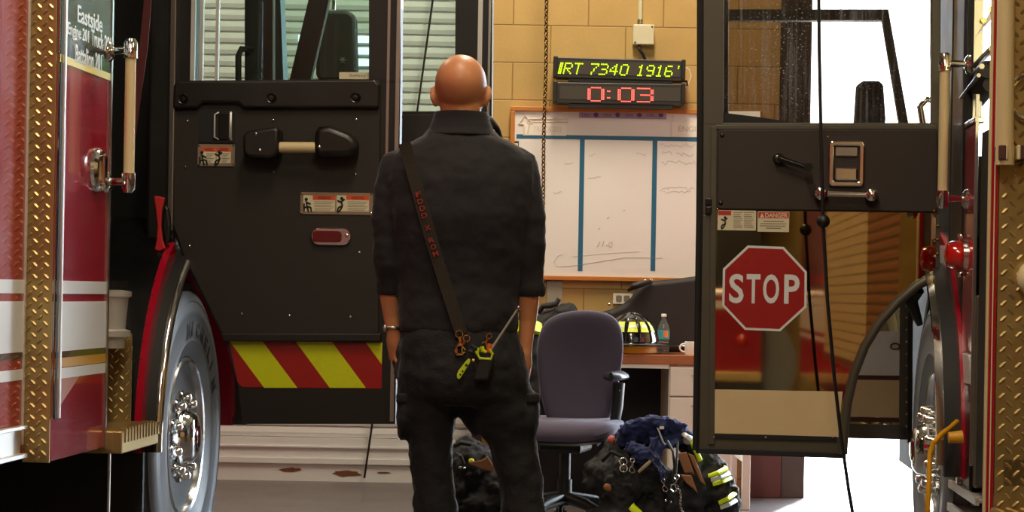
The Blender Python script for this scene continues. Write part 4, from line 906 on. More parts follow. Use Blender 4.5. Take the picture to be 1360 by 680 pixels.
# ================================================================== desk and what stands on it
yF = 10.4; zT = at(860, 471, yF).z; zT0 = at(860, 484, yF).z
xL = -.12; xR = at(998, 640, yF).x
yBk = YW-.012
t = thing('desk', 'wood topped white desk against the block wall under the whiteboard', 'desk', ((xL+xR)/2, (yF+yBk)/2, 0))
B().box(ID, (xL, xR), (yF, yBk), (zT0, zT)).build('desk_top', 'desk_wood', t, bev=.004)
pl = at(888, 530, yF).x; pr_ = xR-.10
B().box(ID, (pl, pr_), (yF+.02, yBk-.05), (.08, zT0)).build('pedestal', 'desk_white', t, bev=.003)
zd = [zT0-.008, at(900, 527, yF).z, at(900, 578, yF).z, .10]
for i in range(3):
    d = B().box(ID, (pl+.006, pr_-.006), (yF, yF+.02), (zd[i+1]+.004, zd[i]-.004)).build('drawer', 'desk_white', t, bev=.003)
    B().box(ID, ((pl+pr_)/2-.05, (pl+pr_)/2+.05), (yF-.018, yF-.006), (zd[i]-.05, zd[i]-.04)).build('drawer_pull', 'aluminium', d, bev=.003)
B().box(ID, (pl+.02, pr_-.02), (yF+.05, yBk-.1), (0, .08)).build('plinth', 'desk_dark', t)
B().box(ID, (xL+.02, pl), (yF+.004, yF+.02), (zT0-.02, zT0)).build('apron', 'desk_white', t)
B().box(ID, (xL+.02, pl), (yBk-.14, yBk-.12), (.02, zT0)).build('modesty_panel', 'desk_dark', t)
for x in (xL+.02, xR-.045):
    for y in (yF+.01, yBk-.06): B().box(ID, (x, x+.04), (y, y+.04), (0, zT0)).build('leg', 'desk_white', t, bev=.003)
B().box(ID, (xR-.04, xR-.01), (yF+.05, yBk-.06), (.24, .28)).build('stretcher', 'desk_white', t)
# ---- curved black soft case
P5 = [at(x, y, 10.98) for x, y in ((752, 423), (790, 417), (812, 411), (826, 405), (838, 396), (845, 386), (851, 379), (862, 374), (900, 370), (960, 362), (1000, 350))]
P5 = [(p.x, p.z) for p in P5]; P5 = P5+[(P5[-1][0]+.02, zT+.004), (P5[0][0]-.03, zT+.004)]
t = thing('soft_case', 'large curved black soft case lying along the back of the desk', 'case', ((P5[0][0]+P5[-2][0])/2, 10.95, zT))
B().prism(lambda x, z, q: V((x, 10.90+q, z)), P5, 0, .15).build('case_body', 'case_black', t, bev=.025, seg=3, smooth=True)
b = B(); b.tube([at(834, 386, 10.89), at(842, 380, 10.87), at(852, 377, 10.87), at(866, 374, 10.89)], [.008, .018, .018, .009], 10); b.build('carry_handle', 'dark_cable', t, smooth=True)
for x, y in ((865, 372), (857, 373), (809, 404)):
    B().ell(at(x, y, 10.88), .009, 10, nr=6).build('snap_button', 'chrome', t, smooth=True)
# ---- fire helmet
hc = at(838, 462, 10.60); hc.z = zT
t = thing('fire_helmet', 'black fire helmet with lime trapezoid decals and yellow lining on the desk', 'helmet', hc)
sx, sy, sz = .145, .165, .152
zb = zT+.055
def dome_pt(az, el, k=1): return hc+V((sx*k*math.cos(el)*math.cos(az), sy*k*math.cos(el)*math.sin(az), zb-zT+sz*k*math.sin(el)))
rg = [[dome_pt(2*math.pi*i/40, e*math.pi/2/10*.999) for i in range(40)] for e in range(11)]
B().rings(rg, cap=False).rings([[hc+(p-hc)*.94 for p in r] for r in rg], cap=False).build('shell', 'helmet_black', t, smooth=True)
for az in (-136, -105.5, -75.5, -48, -26):
    a = math.radians(az); b = B(); b.tube([dome_pt(a, math.radians(e), 1.01) for e in range(0, 90, 8)], [(.0045, .004)]*12, 8); b.build('comb_rib', 'helmet_black', t, smooth=True)
def trap(a0, a1, e0, e1, k):
    n = 5; rows = []
    for j in range(3):
        e = math.radians(e0+(e1-e0)*j/2); c = math.radians((a0+a1)/2); hwid = math.radians((a1-a0)/2)*(1-.12*j)
        rows.append([dome_pt(c-hwid+2*hwid*i/n, e, k) for i in range(n+1)])
    vs = sum(rows, []); m = n+1; fs = [(j*m+i, j*m+i+1, (j+1)*m+i+1, (j+1)*m+i) for j in range(2) for i in range(n)]
    return B().poly(vs, fs)
for a0, a1 in ((-102, -79), (-72, -52), (-44, -31), (-132, -109)):
    tp_ = trap(a0, a1, 22, 45, 1.012).build('decal', 'neon_band', t, smooth=True)
    trap(a0+2, a1-2, 31, 37, 1.016).build('decal_band', 'silver_band', tp_, smooth=True)
# duck-bill brim, longer to the rear at the right
br = []
for k, dz in ((.95, .004), (1.12, -.002), (1.3, -.012), (1.34, -.018), (1.3, -.018), (.95, -.006)):
    br.append([hc+V(((sx*k+(max(0, math.cos(2*math.pi*i/48))**2)*.10*(k-.95)/.35)*math.cos(2*math.pi*i/48), sy*k*math.sin(2*math.pi*i/48), zb-zT+dz+.006)) for i in range(48)])
B().rings(br, closed=True).build('brim', 'helmet_black', t, smooth=True)
B().tube([p+V((0, 0, .002)) for p in br[3]]+[br[3][0]+V((0, 0, .002))], .004, 6).build('brim_edge', 'helmet_black', t, smooth=True)
b = B(); b.rings([[hc+V((sx*k*math.cos(2*math.pi*i/30)-.01, sy*k*math.sin(2*math.pi*i/30), z)) for i in range(30)] for k, z in ((.98, .052), (1.02, .03), (.98, .004), (.9, .0))], cap=True)
b.build('ear_flap', 'helmet_yellow', t, smooth=True, mods=[displace(.012, .05)])
# ---- water bottle
bc = at(881, 465, 10.84); bc.z = zT; h = at(881, 417, 10.84).z-zT
t = thing('water_bottle', 'clear plastic water bottle with a blue label behind the fire helmet', 'bottle', bc)
pr = [(.001, .0), (.026, .0), (.031, .01), (.0315, .05), (.029, .06), (.0315, .07), (.032, .12), (.0315, .135), (.027, .155), (.016, .178), (.0125, .188), (.0125, .2)]
B().lathe(bc, Z, [(r, z*h/.215) for r, z in pr], 28).build('bottle_body', 'bottle_clear', t, smooth=True)
lbz = h/.215
lb_ = B().lathe(bc, Z, [(.0325, .075*lbz), (.0325, .125*lbz)], 28, cap=False).build('label', 'bottle_label', t, smooth=True)
vs = []; b = B()
b.rings([[bc+V((.033*math.cos(a), .033*math.sin(a), z*lbz)) for a in [math.radians(-95+i*8) for i in range(8)]] for z in (.085, .12)], cap=False) if False else None
b.band(lambda a, z, q: bc+V(((.0325+q)*math.cos(a), (.0325+q)*math.sin(a), z*lbz)), [(math.radians(-95+i*8), .086) for i in range(7)], [(math.radians(-95+i*8), .122) for i in range(7)], .0002, .0008)
b.build('label_panel', 'bottle_orange', lb_)
B().lathe(bc, Z, [(.001, .2*lbz), (.014, .2*lbz), (.0142, .213*lbz), (.012, .216*lbz), (.001, .216*lbz)], 20).build('cap', 'card_white', t, smooth=True)
# ---- white mug
mc = at(919, 471, 10.47); mc.z = zT
t = thing('mug', 'white mug at the right end of the desk beside the helmet', 'mug', mc)
B().lathe(mc, Z, [(.001, 0), (.036, 0), (.038, .006), (.038, .068), (.035, .068), (.034, .01), (.001, .008)], 28).build('cup', 'card_white', t, smooth=True)
B().torus(mc+V((-.042, 0, .036)), (0, 1, 0), .02, .005, 18, 8).build('handle', 'card_white', t, smooth=True)
# ---- backpack on the desk, behind the chair
def blob(parts, name, mat, parent, vox=.012, it=3, disp=None, **k):
    b = B()
    for p in parts:
        if p[0] == 'e': b.ell(p[1], p[2], 18, rot=(M.Rotation(p[3], 3, p[4]) if len(p) > 3 else None))
        else: b.tube(p[1], p[2], 12)
    mods = [remesh(vox, it)]+([displace(*d) for d in disp] if disp else [])
    return b.build(name, mat, parent, smooth=True, auto=False, mods=mods, **k)
c = at(738, 430, 10.72); c.z = zT
t = thing('backpack', 'bulging black backpack on the desk behind the office chair', 'backpack', c)
blob([('e', c+V((0, 0, .11)), (.125, .10, .12)), ('e', c+V((.05, -.02, .15)), (.085, .09, .115)), ('e', c+V((-.05, -.02, .10)), (.09, .09, .10)), ('e', c+V((.04, -.07, .08)), (.09, .05, .08))], 'pack_body', 'bag_black', t, disp=[(.03, .07, 3)])
b = B(); b.tube([c+V((-.09, -.03, .20)), c+V((-.07, -.05, .235)), c+V((-.03, -.05, .24)), c+V((.0, -.04, .25)), c+V((.015, -.04, .275))], [.012, .016, .016, .014, .012], 10); b.build('carry_loop', 'bag_black', t, smooth=True)
b = B(); b.tube([c+V((-.0, -.10, .20)), c+V((-.02, -.125, .12)), c+V((-.03, -.12, .02))], .012, 8); b.build('shoulder_strap', 'dark_cable', t, smooth=True)
# ---- turnout coat hung over the desk edge, left of the chair
c = at(704, 500, 10.33)
t = thing('turnout_coat', 'black turnout coat with lime bands hanging over the desk edge behind the person', 'coat', V((c.x, 10.36, zT-.5)))
def PX(x, y, d): return at(x, y, d)
blob([('t', [PX(698, 425, 10.5), PX(700, 440, 10.40), PX(701, 470, 10.33), PX(701, 520, 10.32), PX(700, 580, 10.34)], [(.06, .05), (.075, .055), (.07, .05), (.075, .05), (.06, .04)]), ('e', PX(690, 440, 10.48), (.10, .09, .07))], 'coat_body', 'turnout_black', t, disp=[(.02, .05)])
for y in (438, 508):
    q = [PX(700, y-7, 10.35), PX(701, y+7, 10.33)]
    B().tube(q, [(.087, .068)]*2 if y < 460 else [(.083, .062)]*2, 20).build('neon_band', 'neon_band', t, smooth=True)
# ================================================================== office chair
dc_ = 9.55
ck = at(751, 590, dc_); cx0, cy0 = ck.x, dc_
t = thing('office_chair', 'dark purple grey swivel office chair with black armrests by the desk', 'office chair', (cx0, cy0, 0))
yaw = math.radians(-14)
def FCH(x, y, z): return V((cx0+x*math.cos(yaw)-y*math.sin(yaw), cy0+x*math.sin(yaw)+y*math.cos(yaw), z))   # y to the back of the seat, -y forward
# backrest traced on its own plane
yb_ = dc_+.16
def BP(px, py): p = at(px, py, yb_); return p.x, p.z
out = [(717, 440), (725, 424), (744, 415), (772, 411), (799, 413), (816, 420), (825, 434), (828, 452), (827, 475), (823, 500), (817, 530), (809, 560), (795, 574), (765, 578), (735, 572), (722, 548), (716, 510), (712, 478), (714, 452)]
P = [BP(*p) for p in out]; cxb = sum(p[0] for p in P)/len(P); czb = sum(p[1] for p in P)/len(P)
def bulge(k, q, dz=0):
    return [V((cxb+(p[0]-cxb)*k, yb_+q+((p[0]-cxb)*k)**2*-1.0+((p[1]-czb)*k)**2*-.25, czb+(p[1]-czb)*k)) for p in P]
rg = [bulge(.05, -.012), bulge(.5, -.016), bulge(.8, -.022), bulge(.95, -.016), bulge(1, .0), bulge(1, .02), bulge(.97, .035), bulge(.7, .05), bulge(.05, .055)]
B().rings(rg).build('backrest', 'chair_fabric', t, smooth=True, mods=[subsurf(2)], auto=False)
b = B(); b.tube([V((cxb, yb_+.06, czb+.05)), V((cxb, yb_+.09, czb-.15)), V((cxb, yb_+.05, czb-.32)), FCH(0, .12, .37)], [(.04, .012)]*4, 10); b.build('back_support', 'chair_plastic', t, smooth=True)
zs = .498
so = []
for i in range(40):
    a = 2*math.pi*i/40; ca, sa = math.cos(a), math.sin(a)
    so.append((.272*abs(ca)**.55*math.copysign(1, ca), -.02+.235*abs(sa)**.6*math.copysign(1, sa)))
def SR(k, z): return [FCH(x*k, y*k, z+(-.03*max(0, (-y*k-.14)/.1)**2 if y < 0 else 0)) for x, y in so]
B().rings([SR(.05, zs+.005), SR(.6, zs), SR(.88, zs+.006), SR(.97, zs-.006), SR(1, zs-.03), SR(.97, zs-.055), SR(.8, zs-.065)]).build('seat', 'chair_fabric', t, smooth=True)
B().rings([SR(.93, zs-.062), SR(.95, zs-.075), SR(.8, zs-.09), SR(.3, zs-.10)]).build('seat_shell', 'chair_plastic', t, smooth=True)
B().box(FCH, (-.10, .10), (-.12, .14), (zs-.15, zs-.095)).build('tilt_mechanism', 'chair_plastic', t, bev=.015)
B().tube([FCH(-.2, -.03, zs-.12), FCH(-.1, -.02, zs-.12)], .008, 8).tube([FCH(-.27, -.03, zs-.12), FCH(-.2, -.03, zs-.12)], .018, 10).build('tilt_lever', 'chair_plastic', t, smooth=True)
for s in (1, -1):
    if s == 1:
        A0, A1 = at(803, 499, dc_-.12), at(834, 499, dc_+.02)
        pc = at(818, 501, dc_-.05); top = at(822, 512, dc_-.03); bot = at(816, 566, dc_-.02)
    else:
        top = FCH(-.285, -.02, .62); pc = top+V((0, 0, .035)); bot = FCH(-.27, 0, .40)
    dv = FCH(0, -1, 0)-FCH(0, 0, 0); 
    sd = FCH(1, 0, 0)-FCH(0, 0, 0)
    rg = []
    for k in range(9):
        q = -1+k/4; w_ = .055*math.sqrt(max(.04, 1-abs(q)**3)); cc = pc+dv*q*.12
        rg.append([cc+sd*w_*math.cos(2*math.pi*i/14)+Z*(.028*math.sin(2*math.pi*i/14)*(.6 if math.sin(2*math.pi*i/14) < 0 else 1)) for i in range(14)])
    ap = B().rings(rg).build('armrest', 'chair_plastic', t, smooth=True)
    b = B(); b.tube([top+V((0, 0, .012)), (top+bot)/2+sd*.004*s, bot, bot+V((0, 0, -.025))-sd*.03*s, FCH(.14*s, .0, zs-.105)], [(.034, .024), (.032, .022), (.03, .018), (.03, .016), (.03, .014)], 12)
    b.build('armrest_post', 'chair_plastic', ap, smooth=True)
    B().lathe(top+V((0, -.022, -.02)), (0, -1, 0), [(.006, 0), (.005, .003)], 10).build('post_button', 'chrome', ap)
B().tube([FCH(0, 0, zs-.14), FCH(0, 0, .20)], .026, 18).tube([FCH(0, 0, .22), FCH(0, 0, .10)], .034, 18).build('gas_column', 'chair_plastic', t, smooth=True)
for i in range(5):
    a = 2*math.pi*i/5+.35; d = V((math.cos(a), math.sin(a), 0)); o = FCH(0, 0, 0)
    lg = B().tube([o+d*.02+Z*.135, o+d*.16+Z*.115, o+d*.30+Z*.075], [(.028, .032), (.026, .028), (.02, .02)], 10).build('base_leg', 'chair_plastic', t, smooth=True)
    e = o+d*.30; n = V((-d.y, d.x, 0))
    b = B()
    for s in (-1, 1): b.lathe(e+n*(.012*s if s > 0 else -.030)+Z*.028, n, [(.001, 0), (.026, 0), (.028, .005), (.028, .013), (.026, .018), (.001, .018)], 20)
    b.tube([e+Z*.07, e+Z*.03], .008, 8); b.build('caster', 'black_paint', lg, smooth=True)
# ================================================================== gear on the floor
dg = 9.25
def G(px, py, dd=0): return at(px, py, dg+dd)
c = G(835, 640); c.z = 0
t = thing('gear_bag', 'black gear bag with metal rings on the floor right of the office chair', 'bag', c)
blob([('e', G(828, 640), (.13, .16, .17)), ('e', G(800, 632, .05), (.10, .14, .11)), ('e', G(855, 630, .02), (.10, .14, .18)), ('e', G(830, 690, .0), (.17, .18, .10)), ('e', G(880, 660, .02), (.09, .13, .16)), ('e', G(815, 600, .05), (.08, .1, .08)), ('e', G(795, 690, .05), (.08, .12, .06))], 'bag_body', 'bag_black', t, disp=[(.05, .09, 3), (.018, .035, 3)])
b = B(); b.tube([G(800, 612, -.14), G(812, 600, -.17), G(826, 606, -.17), G(838, 622, -.16)], .010, 8); b.build('bag_strap', 'dark_cable', t, smooth=True)
def ring(px, py, dd, r, mat, par, nm='ring', ax=(0, 1, .1)):
    B().torus(G(px, py, dd), ax, r, .0035, 18, 6).build(nm, mat, par, smooth=True)
ring(828, 613, -.19, .016, 'chrome', t); ring(828.5, 622, -.19, .016, 'chrome', t)
def snap(px, py, dd, par, mat='chrome', s=1.0, tilt=0):
    b = B(); o = G(px, py, dd); f = lambda x, z: o+V((x*math.cos(tilt)-z*math.sin(tilt), 0, x*math.sin(tilt)+z*math.cos(tilt)))*s
    b.torus(f(0, .018), (0, 1, 0), .009*s, .003*s, 14, 6); b.tube([f(0, .010), f(0, -.004)], .006*s, 8); b.tube([f(0, -.004), f(-.012, -.014), f(-.012, -.03), f(0, -.038), f(.011, -.03)], .0034*s, 6); b.tube([f(.0, -.008), f(.011, -.026)], .0026*s, 6)
    return b.build('snap_hook', mat, par, smooth=True)
snap(840, 617, -.19, t)
b = B(); b.tube([G(848, 627, -.18), G(858, 618, -.19), G(871, 606, -.18)], [(.008, .005), (.010, .006), (.007, .005)], 8); b.build('metal_handle', 'label_grey', t, smooth=True)
B().ell(G(812, 584, -.05), (.018, .02, .020), 12).build('bag_tag', 'pink_tag', t, smooth=True)
B().tube([G(838, 672, -.19), G(850, 684, -.19)], [(.02, .006), (.022, .006)], 8).build('neon_patch', 'neon_band', t, smooth=True)
B().ell(G(810, 647, -.10), (.03, .012, .02), 12).build('leather_patch', 'tan_leather', t, smooth=True)
# navy jacket draped over the bag
c = G(862, 585); t = thing('navy_jacket', 'crumpled navy blue jacket draped over the gear bag', 'jacket', V((c.x, dg, c.z-.15)))
blob([('t', [G(822, 590, -.02), G(840, 575, -.03), G(858, 572, -.04), (G(880, 573, -.03)), G(900, 578, 0), G(912, 584, .02)], [(.05, .05), (.06, .10), (.055, .11), (.055, .11), (.05, .09), (.03, .05)]),
      ('e', G(846, 562, -.02), (.06, .07, .03)), ('e', G(890, 568, .02), (.07, .08, .035)),
      ('t', [G(870, 580, -.13), G(872, 610, -.17), G(884, 640, -.18)], [(.055, .02), (.05, .02), (.03, .015)]),
      ('t', [G(835, 590, -.1), G(850, 602, -.15), G(862, 612, -.16)], [.04, .045, .03]), ('t', [G(905, 582, -.04), G(890, 592, -.11), G(880, 592, -.13)], [.03, .03, .02])], 'jacket_body', 'navy_cloth', t, vox=.009, disp=[(.04, .06, 3), (.016, .025, 3)])
b = B(); b.tube([G(871, 562, -.10), G(876, 575, -.115), G(880, 586, -.12), G(884, 592, -.12)], .004, 6); b.build('piping', 'silver_band', t, smooth=True)
B().box(lambda x, y, z: G(876+x, 566+z, -.135+y), (0, 6), (0, .006), (0, 4)).build('jacket_label', 'card_white', t)
# turnout trousers with bands, braces and tan lining
c = G(925, 650); t = thing('turnout_trousers', 'black turnout trousers with lime bands and tan lining beside the gear bag', 'trousers', V((c.x, dg, 0)))
blob([('t', [G(905, 580, .05), G(925, 600, .05), G(945, 625, .03), G(962, 655, 0), G(966, 690, 0)], [.06, .075, .08, .075, .07]), ('e', G(915, 650, .0), (.10, .12, .15)), ('e', G(925, 700, .0), (.13, .14, .09)), ('e', G(895, 670, -.05), (.06, .1, .12))], 'trouser_body', 'turnout_black', t, disp=[(.045, .07, 3)])
for (x0, y0), (x1, y1), m_ in (((941, 632), (965, 622), 'neon_band'), ((944.5, 637.5), (968, 628), 'silver_band'), ((947, 643), (970, 634), 'neon_band'), ((955, 668), (976, 655), 'neon_band'), ((957, 674), (977, 664), 'silver_band')):
    a = G(x0, y0, -.085); e = G(x1, y1, -.05); m = (a+e)/2+V((0, -.03, 0))
    B().tube([a, m, e, e+V((.0, .06, .0))], [(.012, .006)]*4, 8).build('reflective_band', m_, t, smooth=True)
for (x0, y0), (x1, y1) in (((918, 585), (930, 612)), ((908, 577), (916, 583))):
    a = G(x0, y0, -.06); e = G(x1, y1, -.08); B().tube([a, (a+e)/2+V((0, -.015, 0)), e], [(.012, .012)]*3, 8).build('cuff_band', 'neon_band' if x0 > 910 else 'card_white', t, smooth=True)
B().ell(G(914, 584, -.05), (.025, .03, .022), 12).build('silver_patch', 'silver_band', t, smooth=True)
def flap(pts, name, par, dd=-.105, mat='tan_leather', th=.006):
    b = B(); b.prism(lambda x, y, q: G(x, y, dd-q), pts, 0, th*2); return b.build(name, mat, par, bev=.005, seg=3, mods=[displace(.01, .03)])
flap([(899, 602), (912, 600), (922, 630), (918, 627), (909, 628)], 'lining_flap', t); flap([(903, 630), (918, 631), (927, 655), (922, 650), (912, 642)], 'lining_flap', t, -.12)
flap([(914, 602), (922, 606), (938, 645), (930, 640)], 'lining_flap', t, -.095)
b = B(); b.tube([G(886, 585, -.15), G(894, 600, -.17), G(896, 620, -.18), G(893, 640, -.18)], [(.009, .004)]*4, 8); b.build('brace_strap', 'dark_cable', t, smooth=True)
b = B(); b.tube([G(900, 586, -.12), G(899, 610, -.17), G(897, 635, -.19)], [(.008, .004)]*3, 8); b.build('brace_strap', 'dark_cable', t, smooth=True)
c = G(895, 660, -.2)
h = thing('key_clip', 'bunch of silver clips and chain hanging on the dark gear pile', 'clips', c)
snap(882, 643, -.19, h, s=.9, tilt=.3); snap(897, 640, -.2, h, s=1.2, tilt=-.2)
b = B()
for i in range(16): p = G(899+i*.6+2*math.sin(i*.4), 645+i*2.4, -.2); b.torus(p, (1, .6*(-1)**i, .2), .006, .0018, 10, 5)
b.build('chain', 'chrome', h, smooth=True)
b = B()
for x, y in ((884, 665), (891, 667)): b.dome(G(x, y, -.19), (0, -1, 0), .006)
b.build('snap_button', 'chrome', h, smooth=True)
# coat heap behind the person's legs
dh = 9.9
def Q(px, py, dd=0): return at(px, py, dh+dd)
c = Q(630, 640); t = thing('turnout_jacket', 'heaped black turnout jacket with tan patch on the floor behind the legs', 'coat', V((c.x, dh, 0)))
blob([('e', Q(628, 622), (.13, .14, .15)), ('e', Q(610, 650), (.12, .14, .12)), ('e', Q(655, 650), (.13, .14, .12)), ('e', Q(632, 668), (.20, .16, .09)), ('e', Q(620, 592, .02), (.07, .08, .06)), ('e', Q(700, 668), (.12, .12, .07))], 'coat_body', 'turnout_black', t, disp=[(.05, .08, 3), (.016, .03, 3)])
b = B(); b.prism(lambda x, y, q: Q(x, y, -.15-q), [(622, 614), (640, 611), (648, 606), (657, 622), (655, 627), (640, 623), (624, 617)], 0, .015); b.build('leather_patch', 'tan_leather', t, bev=.004)
B().ell(Q(626, 612, -.15), (.014, .01, .012), 10).build('neon_tab', 'neon_band', t, smooth=True)
for x, y in ((611, 621), (616.5, 621.5)): B().dome(Q(x, y, -.15), (0, -1, 0), .007).build('snap_button', 'chrome', t, smooth=True)
b = B(); b.tube([Q(604, 592, -.1), Q(612, 588, -.13), Q(625, 590, -.12)], .012, 8).tube([Q(606, 602, -.12), Q(612, 606, -.15), Q(616, 616, -.15)], .009, 8); b.build('coat_strap', 'bag_black', t, smooth=True)
# ================================================================== the person, seen from behind
dp = 5.91; S_ = F/dp
def Q6(px, py, dd=0): return at(px, py, dp+dd)
P0_ = Q6(612, 700); P0_.z = 0
PZ = lambda py, px=612: Q6(px, py).z
def rin(px, py, hw, dep, dd=0, n=36, e=.85):
    c = Q6(px, py, dd); r = hw/S_; o = []
    for i in range(n):
        a = 2*math.pi*i/n; ca, sa = math.cos(a), math.sin(a)
        o.append(c+V((r*abs(ca)**e*math.copysign(1, ca), dep*abs(sa)**e*math.copysign(1, sa), 0)))
    return o
# ---- the body: one skin from head to feet
b = B()
hz = Q6(612, 108)                                    # skull centre
b.ell(Q6(612, 110, -.005), (.0745, .098, .081), 28, nr=18)
b.ell(Q6(612, 118, .035), (.064, .072, .075), 22)
b.ell(Q6(612, 150, .055), (.045, .05, .05), 18)      # jaw and chin
b.ell(Q6(612, 160, .085), (.022, .02, .02), 12)
b.tube([Q6(612, 130, .01), Q6(612, 155, .0), Q6(612, 185, -.005), Q6(612, 205, -.01)], [(.058, .062), (.058, .062), (.062, .066), (.09, .075)], 20)
b.ell(Q6(612, 125, .122), (.012, .016, .022), 10); b.tube([Q6(612, 112, .105), Q6(612, 128, .13)], [.007, .011], 8)        # nose
b.tube([Q6(600, 141, .105), Q6(612, 141, .113), Q6(624, 141, .105)], .006, 8)                                             # lips
for s in (-1, 1):
    b.ell(Q6(612+14*s, 115, .092), (.013, .012, .010), 10); b.tube([Q6(612+6*s, 108, .104), Q6(612+15*s, 106, .101), Q6(612+22*s, 110, .088)], .007, 8)
    # ear: a thin shell with a rim
    e = Q6(612+34.5*s, 129, .005)
    rot = M.Rotation(s*.35, 3, 'Z') @ M.Rotation(s*.12, 3, 'Y')
    b.ell(e, (.010, .019, .031), 14, rot=rot)
    b.tube([e+rot @ V((.005*s, .016*math.cos(q)-.0, .028*math.sin(q))) for q in [math.radians(k) for k in range(-60, 220, 20)]], .0045, 7)
# trunk and legs inside the clothes
b.rings([rin(612, y, hw, dep) for y, hw, dep in ((200, 60, .06), (230, 74, .075), (290, 74, .09), (360, 68, .09), (430, 68, .09), (480, 74, .10), (520, 70, .09))])
LEG_L = [(572, 510, .065), (568, 550, .058), (573, 600, .045), (575, 650, .043), (578, 700, .042), (578, 760, .048), (578, 830, .036), (578, 862, .036)]
LEG_R = [(655, 510, .065), (669, 550, .058), (683, 600, .045), (691, 650, .043), (696, 700, .042), (699, 760, .048), (702, 830, .036), (703, 862, .036)]
for lg in (LEG_L, LEG_R):
    b.tube([Q6(x, y) for x, y, r in lg], [r for x, y, r in lg], 16)
    x, y, _ = lg[-1]; b.tube([Q6(x, y-8, -.03), Q6(x, y+6, .05), Q6(x, y+12, .15)], [.035, .036, .028], 12)
# arms: upper arm, forearm, hand in the pocket
ARM_L = [(540, 216, 0, .036), (516, 280, -.01, .034), (517, 345, .0, .032), (519, 392, .02, .033), (521, 420, .03, .027), (524, 440, .03, .023)]
ARM_R = [(684, 216, 0, .036), (701, 280, -.01, .034), (702, 345, .0, .033), (702, 392, .0, .0325), (701, 425, .01, .0255), (698, 455, .01, .0215), (696, 470, .01, .021)]
for A_, s in ((ARM_L, 1), (ARM_R, -1)):
    b.tube([Q6(x, y, d) for x, y, d, r in A_], [r for x, y, d, r in A_], 18)
    x, y, d, r = A_[-1]
    # palm and five fingers, loosely curled
    w0 = Q6(x, y, d); fw = V((.12*s, .25, -1)).normalized(); sd = V((0, 1, .2)).normalized()
    b.tube([w0-fw*.01, w0+fw*.03, w0+fw*.085], [(.016, .024), (.016, .036), (.014, .040)] if False else [.022, .028, .026], 14)
    for k, (ln, o) in enumerate(((.065, .033), (.078, .012), (.072, -.011), (.055, -.032))):
        f0 = w0+fw*.075+sd*o; f1 = f0+fw*ln*.45+V((.006*s, 0, 0)); f2 = f1+(fw+V((.5*s, 0, 0))).normalized()*ln*.3; f3 = f2+(fw+V((1.0*s, 0, 0))).normalized()*ln*.25
        b.tube([f0, f1, f2, f3], [.0095, .009, .0085, .0065], 8)
    t0 = w0+fw*.02+sd*.025; b.tube([t0, t0+sd*.025+fw*.02, t0+sd*.035+fw*.05], [.013, .011, .008], 8)
person = b.build('person', 'skin', None, smooth=True, auto=False, mods=[remesh(.0048, 4)])
tag(person, 'bald person standing with back turned in dark pullover and cargo trousers, hands in pockets', 'person')
# ---- pullover
b = B()
b.rings([rin(x, y, hw, dep, dd) for x, y, hw, dep, dd in ((613, 172, 44, .078, .01), (613, 181, 50, .085, .005), (614, 188, 64, .092, 0), (614, 197, 82, .10, 0), (613.5, 212, 97, .112, -.005), (612, 240, 99, .128, -.01), (611, 285, 95, .134, -.012), (610, 335, 88, .124, -.005), (609, 380, 82, .116, 0), (609, 415, 80, .122, 0), (609, 436, 79, .122, 0), (609, 443, 76, .118, 0))])
SL_L = [(552, 211, 0, .050), (531, 224, 0, .060), (519, 255, -.005, .0515), (516, 290, -.01, .049), (517, 330, -.005, .0495), (517, 352, 0, .0475), (519, 372, .01, .041), (519, 388, .018, .0385)]
SL_R = [(672, 210, 0, .050), (688, 219, 0, .058), (698, 255, -.005, .050), (702, 290, -.01, .0505), (703, 325, -.005, .0495), (702, 350, 0, .0465), (704, 372, .0, .041), (705, 390, .0, .0385)]
for sl in (SL_L, SL_R): b.tube([Q6(x, y, d) for x, y, d, r in sl], [r for x, y, d, r in sl], 22)
jacket = b.build('pullover', 'jacket_cloth', person, smooth=True, auto=False, mods=[remesh(.0075, 6), displace(.012, .10), displace(.007, .04)])
b = B(); b.rings([rin(612.5, y, hw, dep, dd, e=.95) for y, hw, dep, dd in ((148.5, 34.5, .070, .006), (150, 36, .073, .006), (160, 38.5, .077, .006), (172, 43, .083, .004), (182, 50, .09, 0), (182, 44, .08, 0), (160, 34, .07, .005), (149, 33, .067, .006))])
# zipped collar flap standing open at the right front
b.tube([Q6(640, 154, -.015), Q6(652, 160, .02), Q6(660, 170, .05), Q6(664, 182, .08)], [(.008, .016), (.009, .018), (.009, .018), (.008, .014)], 12)
b.build('collar', 'jacket_cloth', person, smooth=True, auto=False, mods=[remesh(.0045, 3)])
# cuffs pushed up, hem band
for (x, y, d) in ((519, 386, .018), (705, 388, .0)):
    B().rings([[Q6(x, yy, d)+V((r*math.cos(2*math.pi*i/24), r*math.sin(2*math.pi*i/24), 0)) for i in range(24)] for yy, r in ((y-12, .041), (y-5, .0435), (y+3, .041), (y+6, .037), (y+4, .033), (y-12, .034))]).build('cuff', 'jacket_cloth', person, smooth=True)
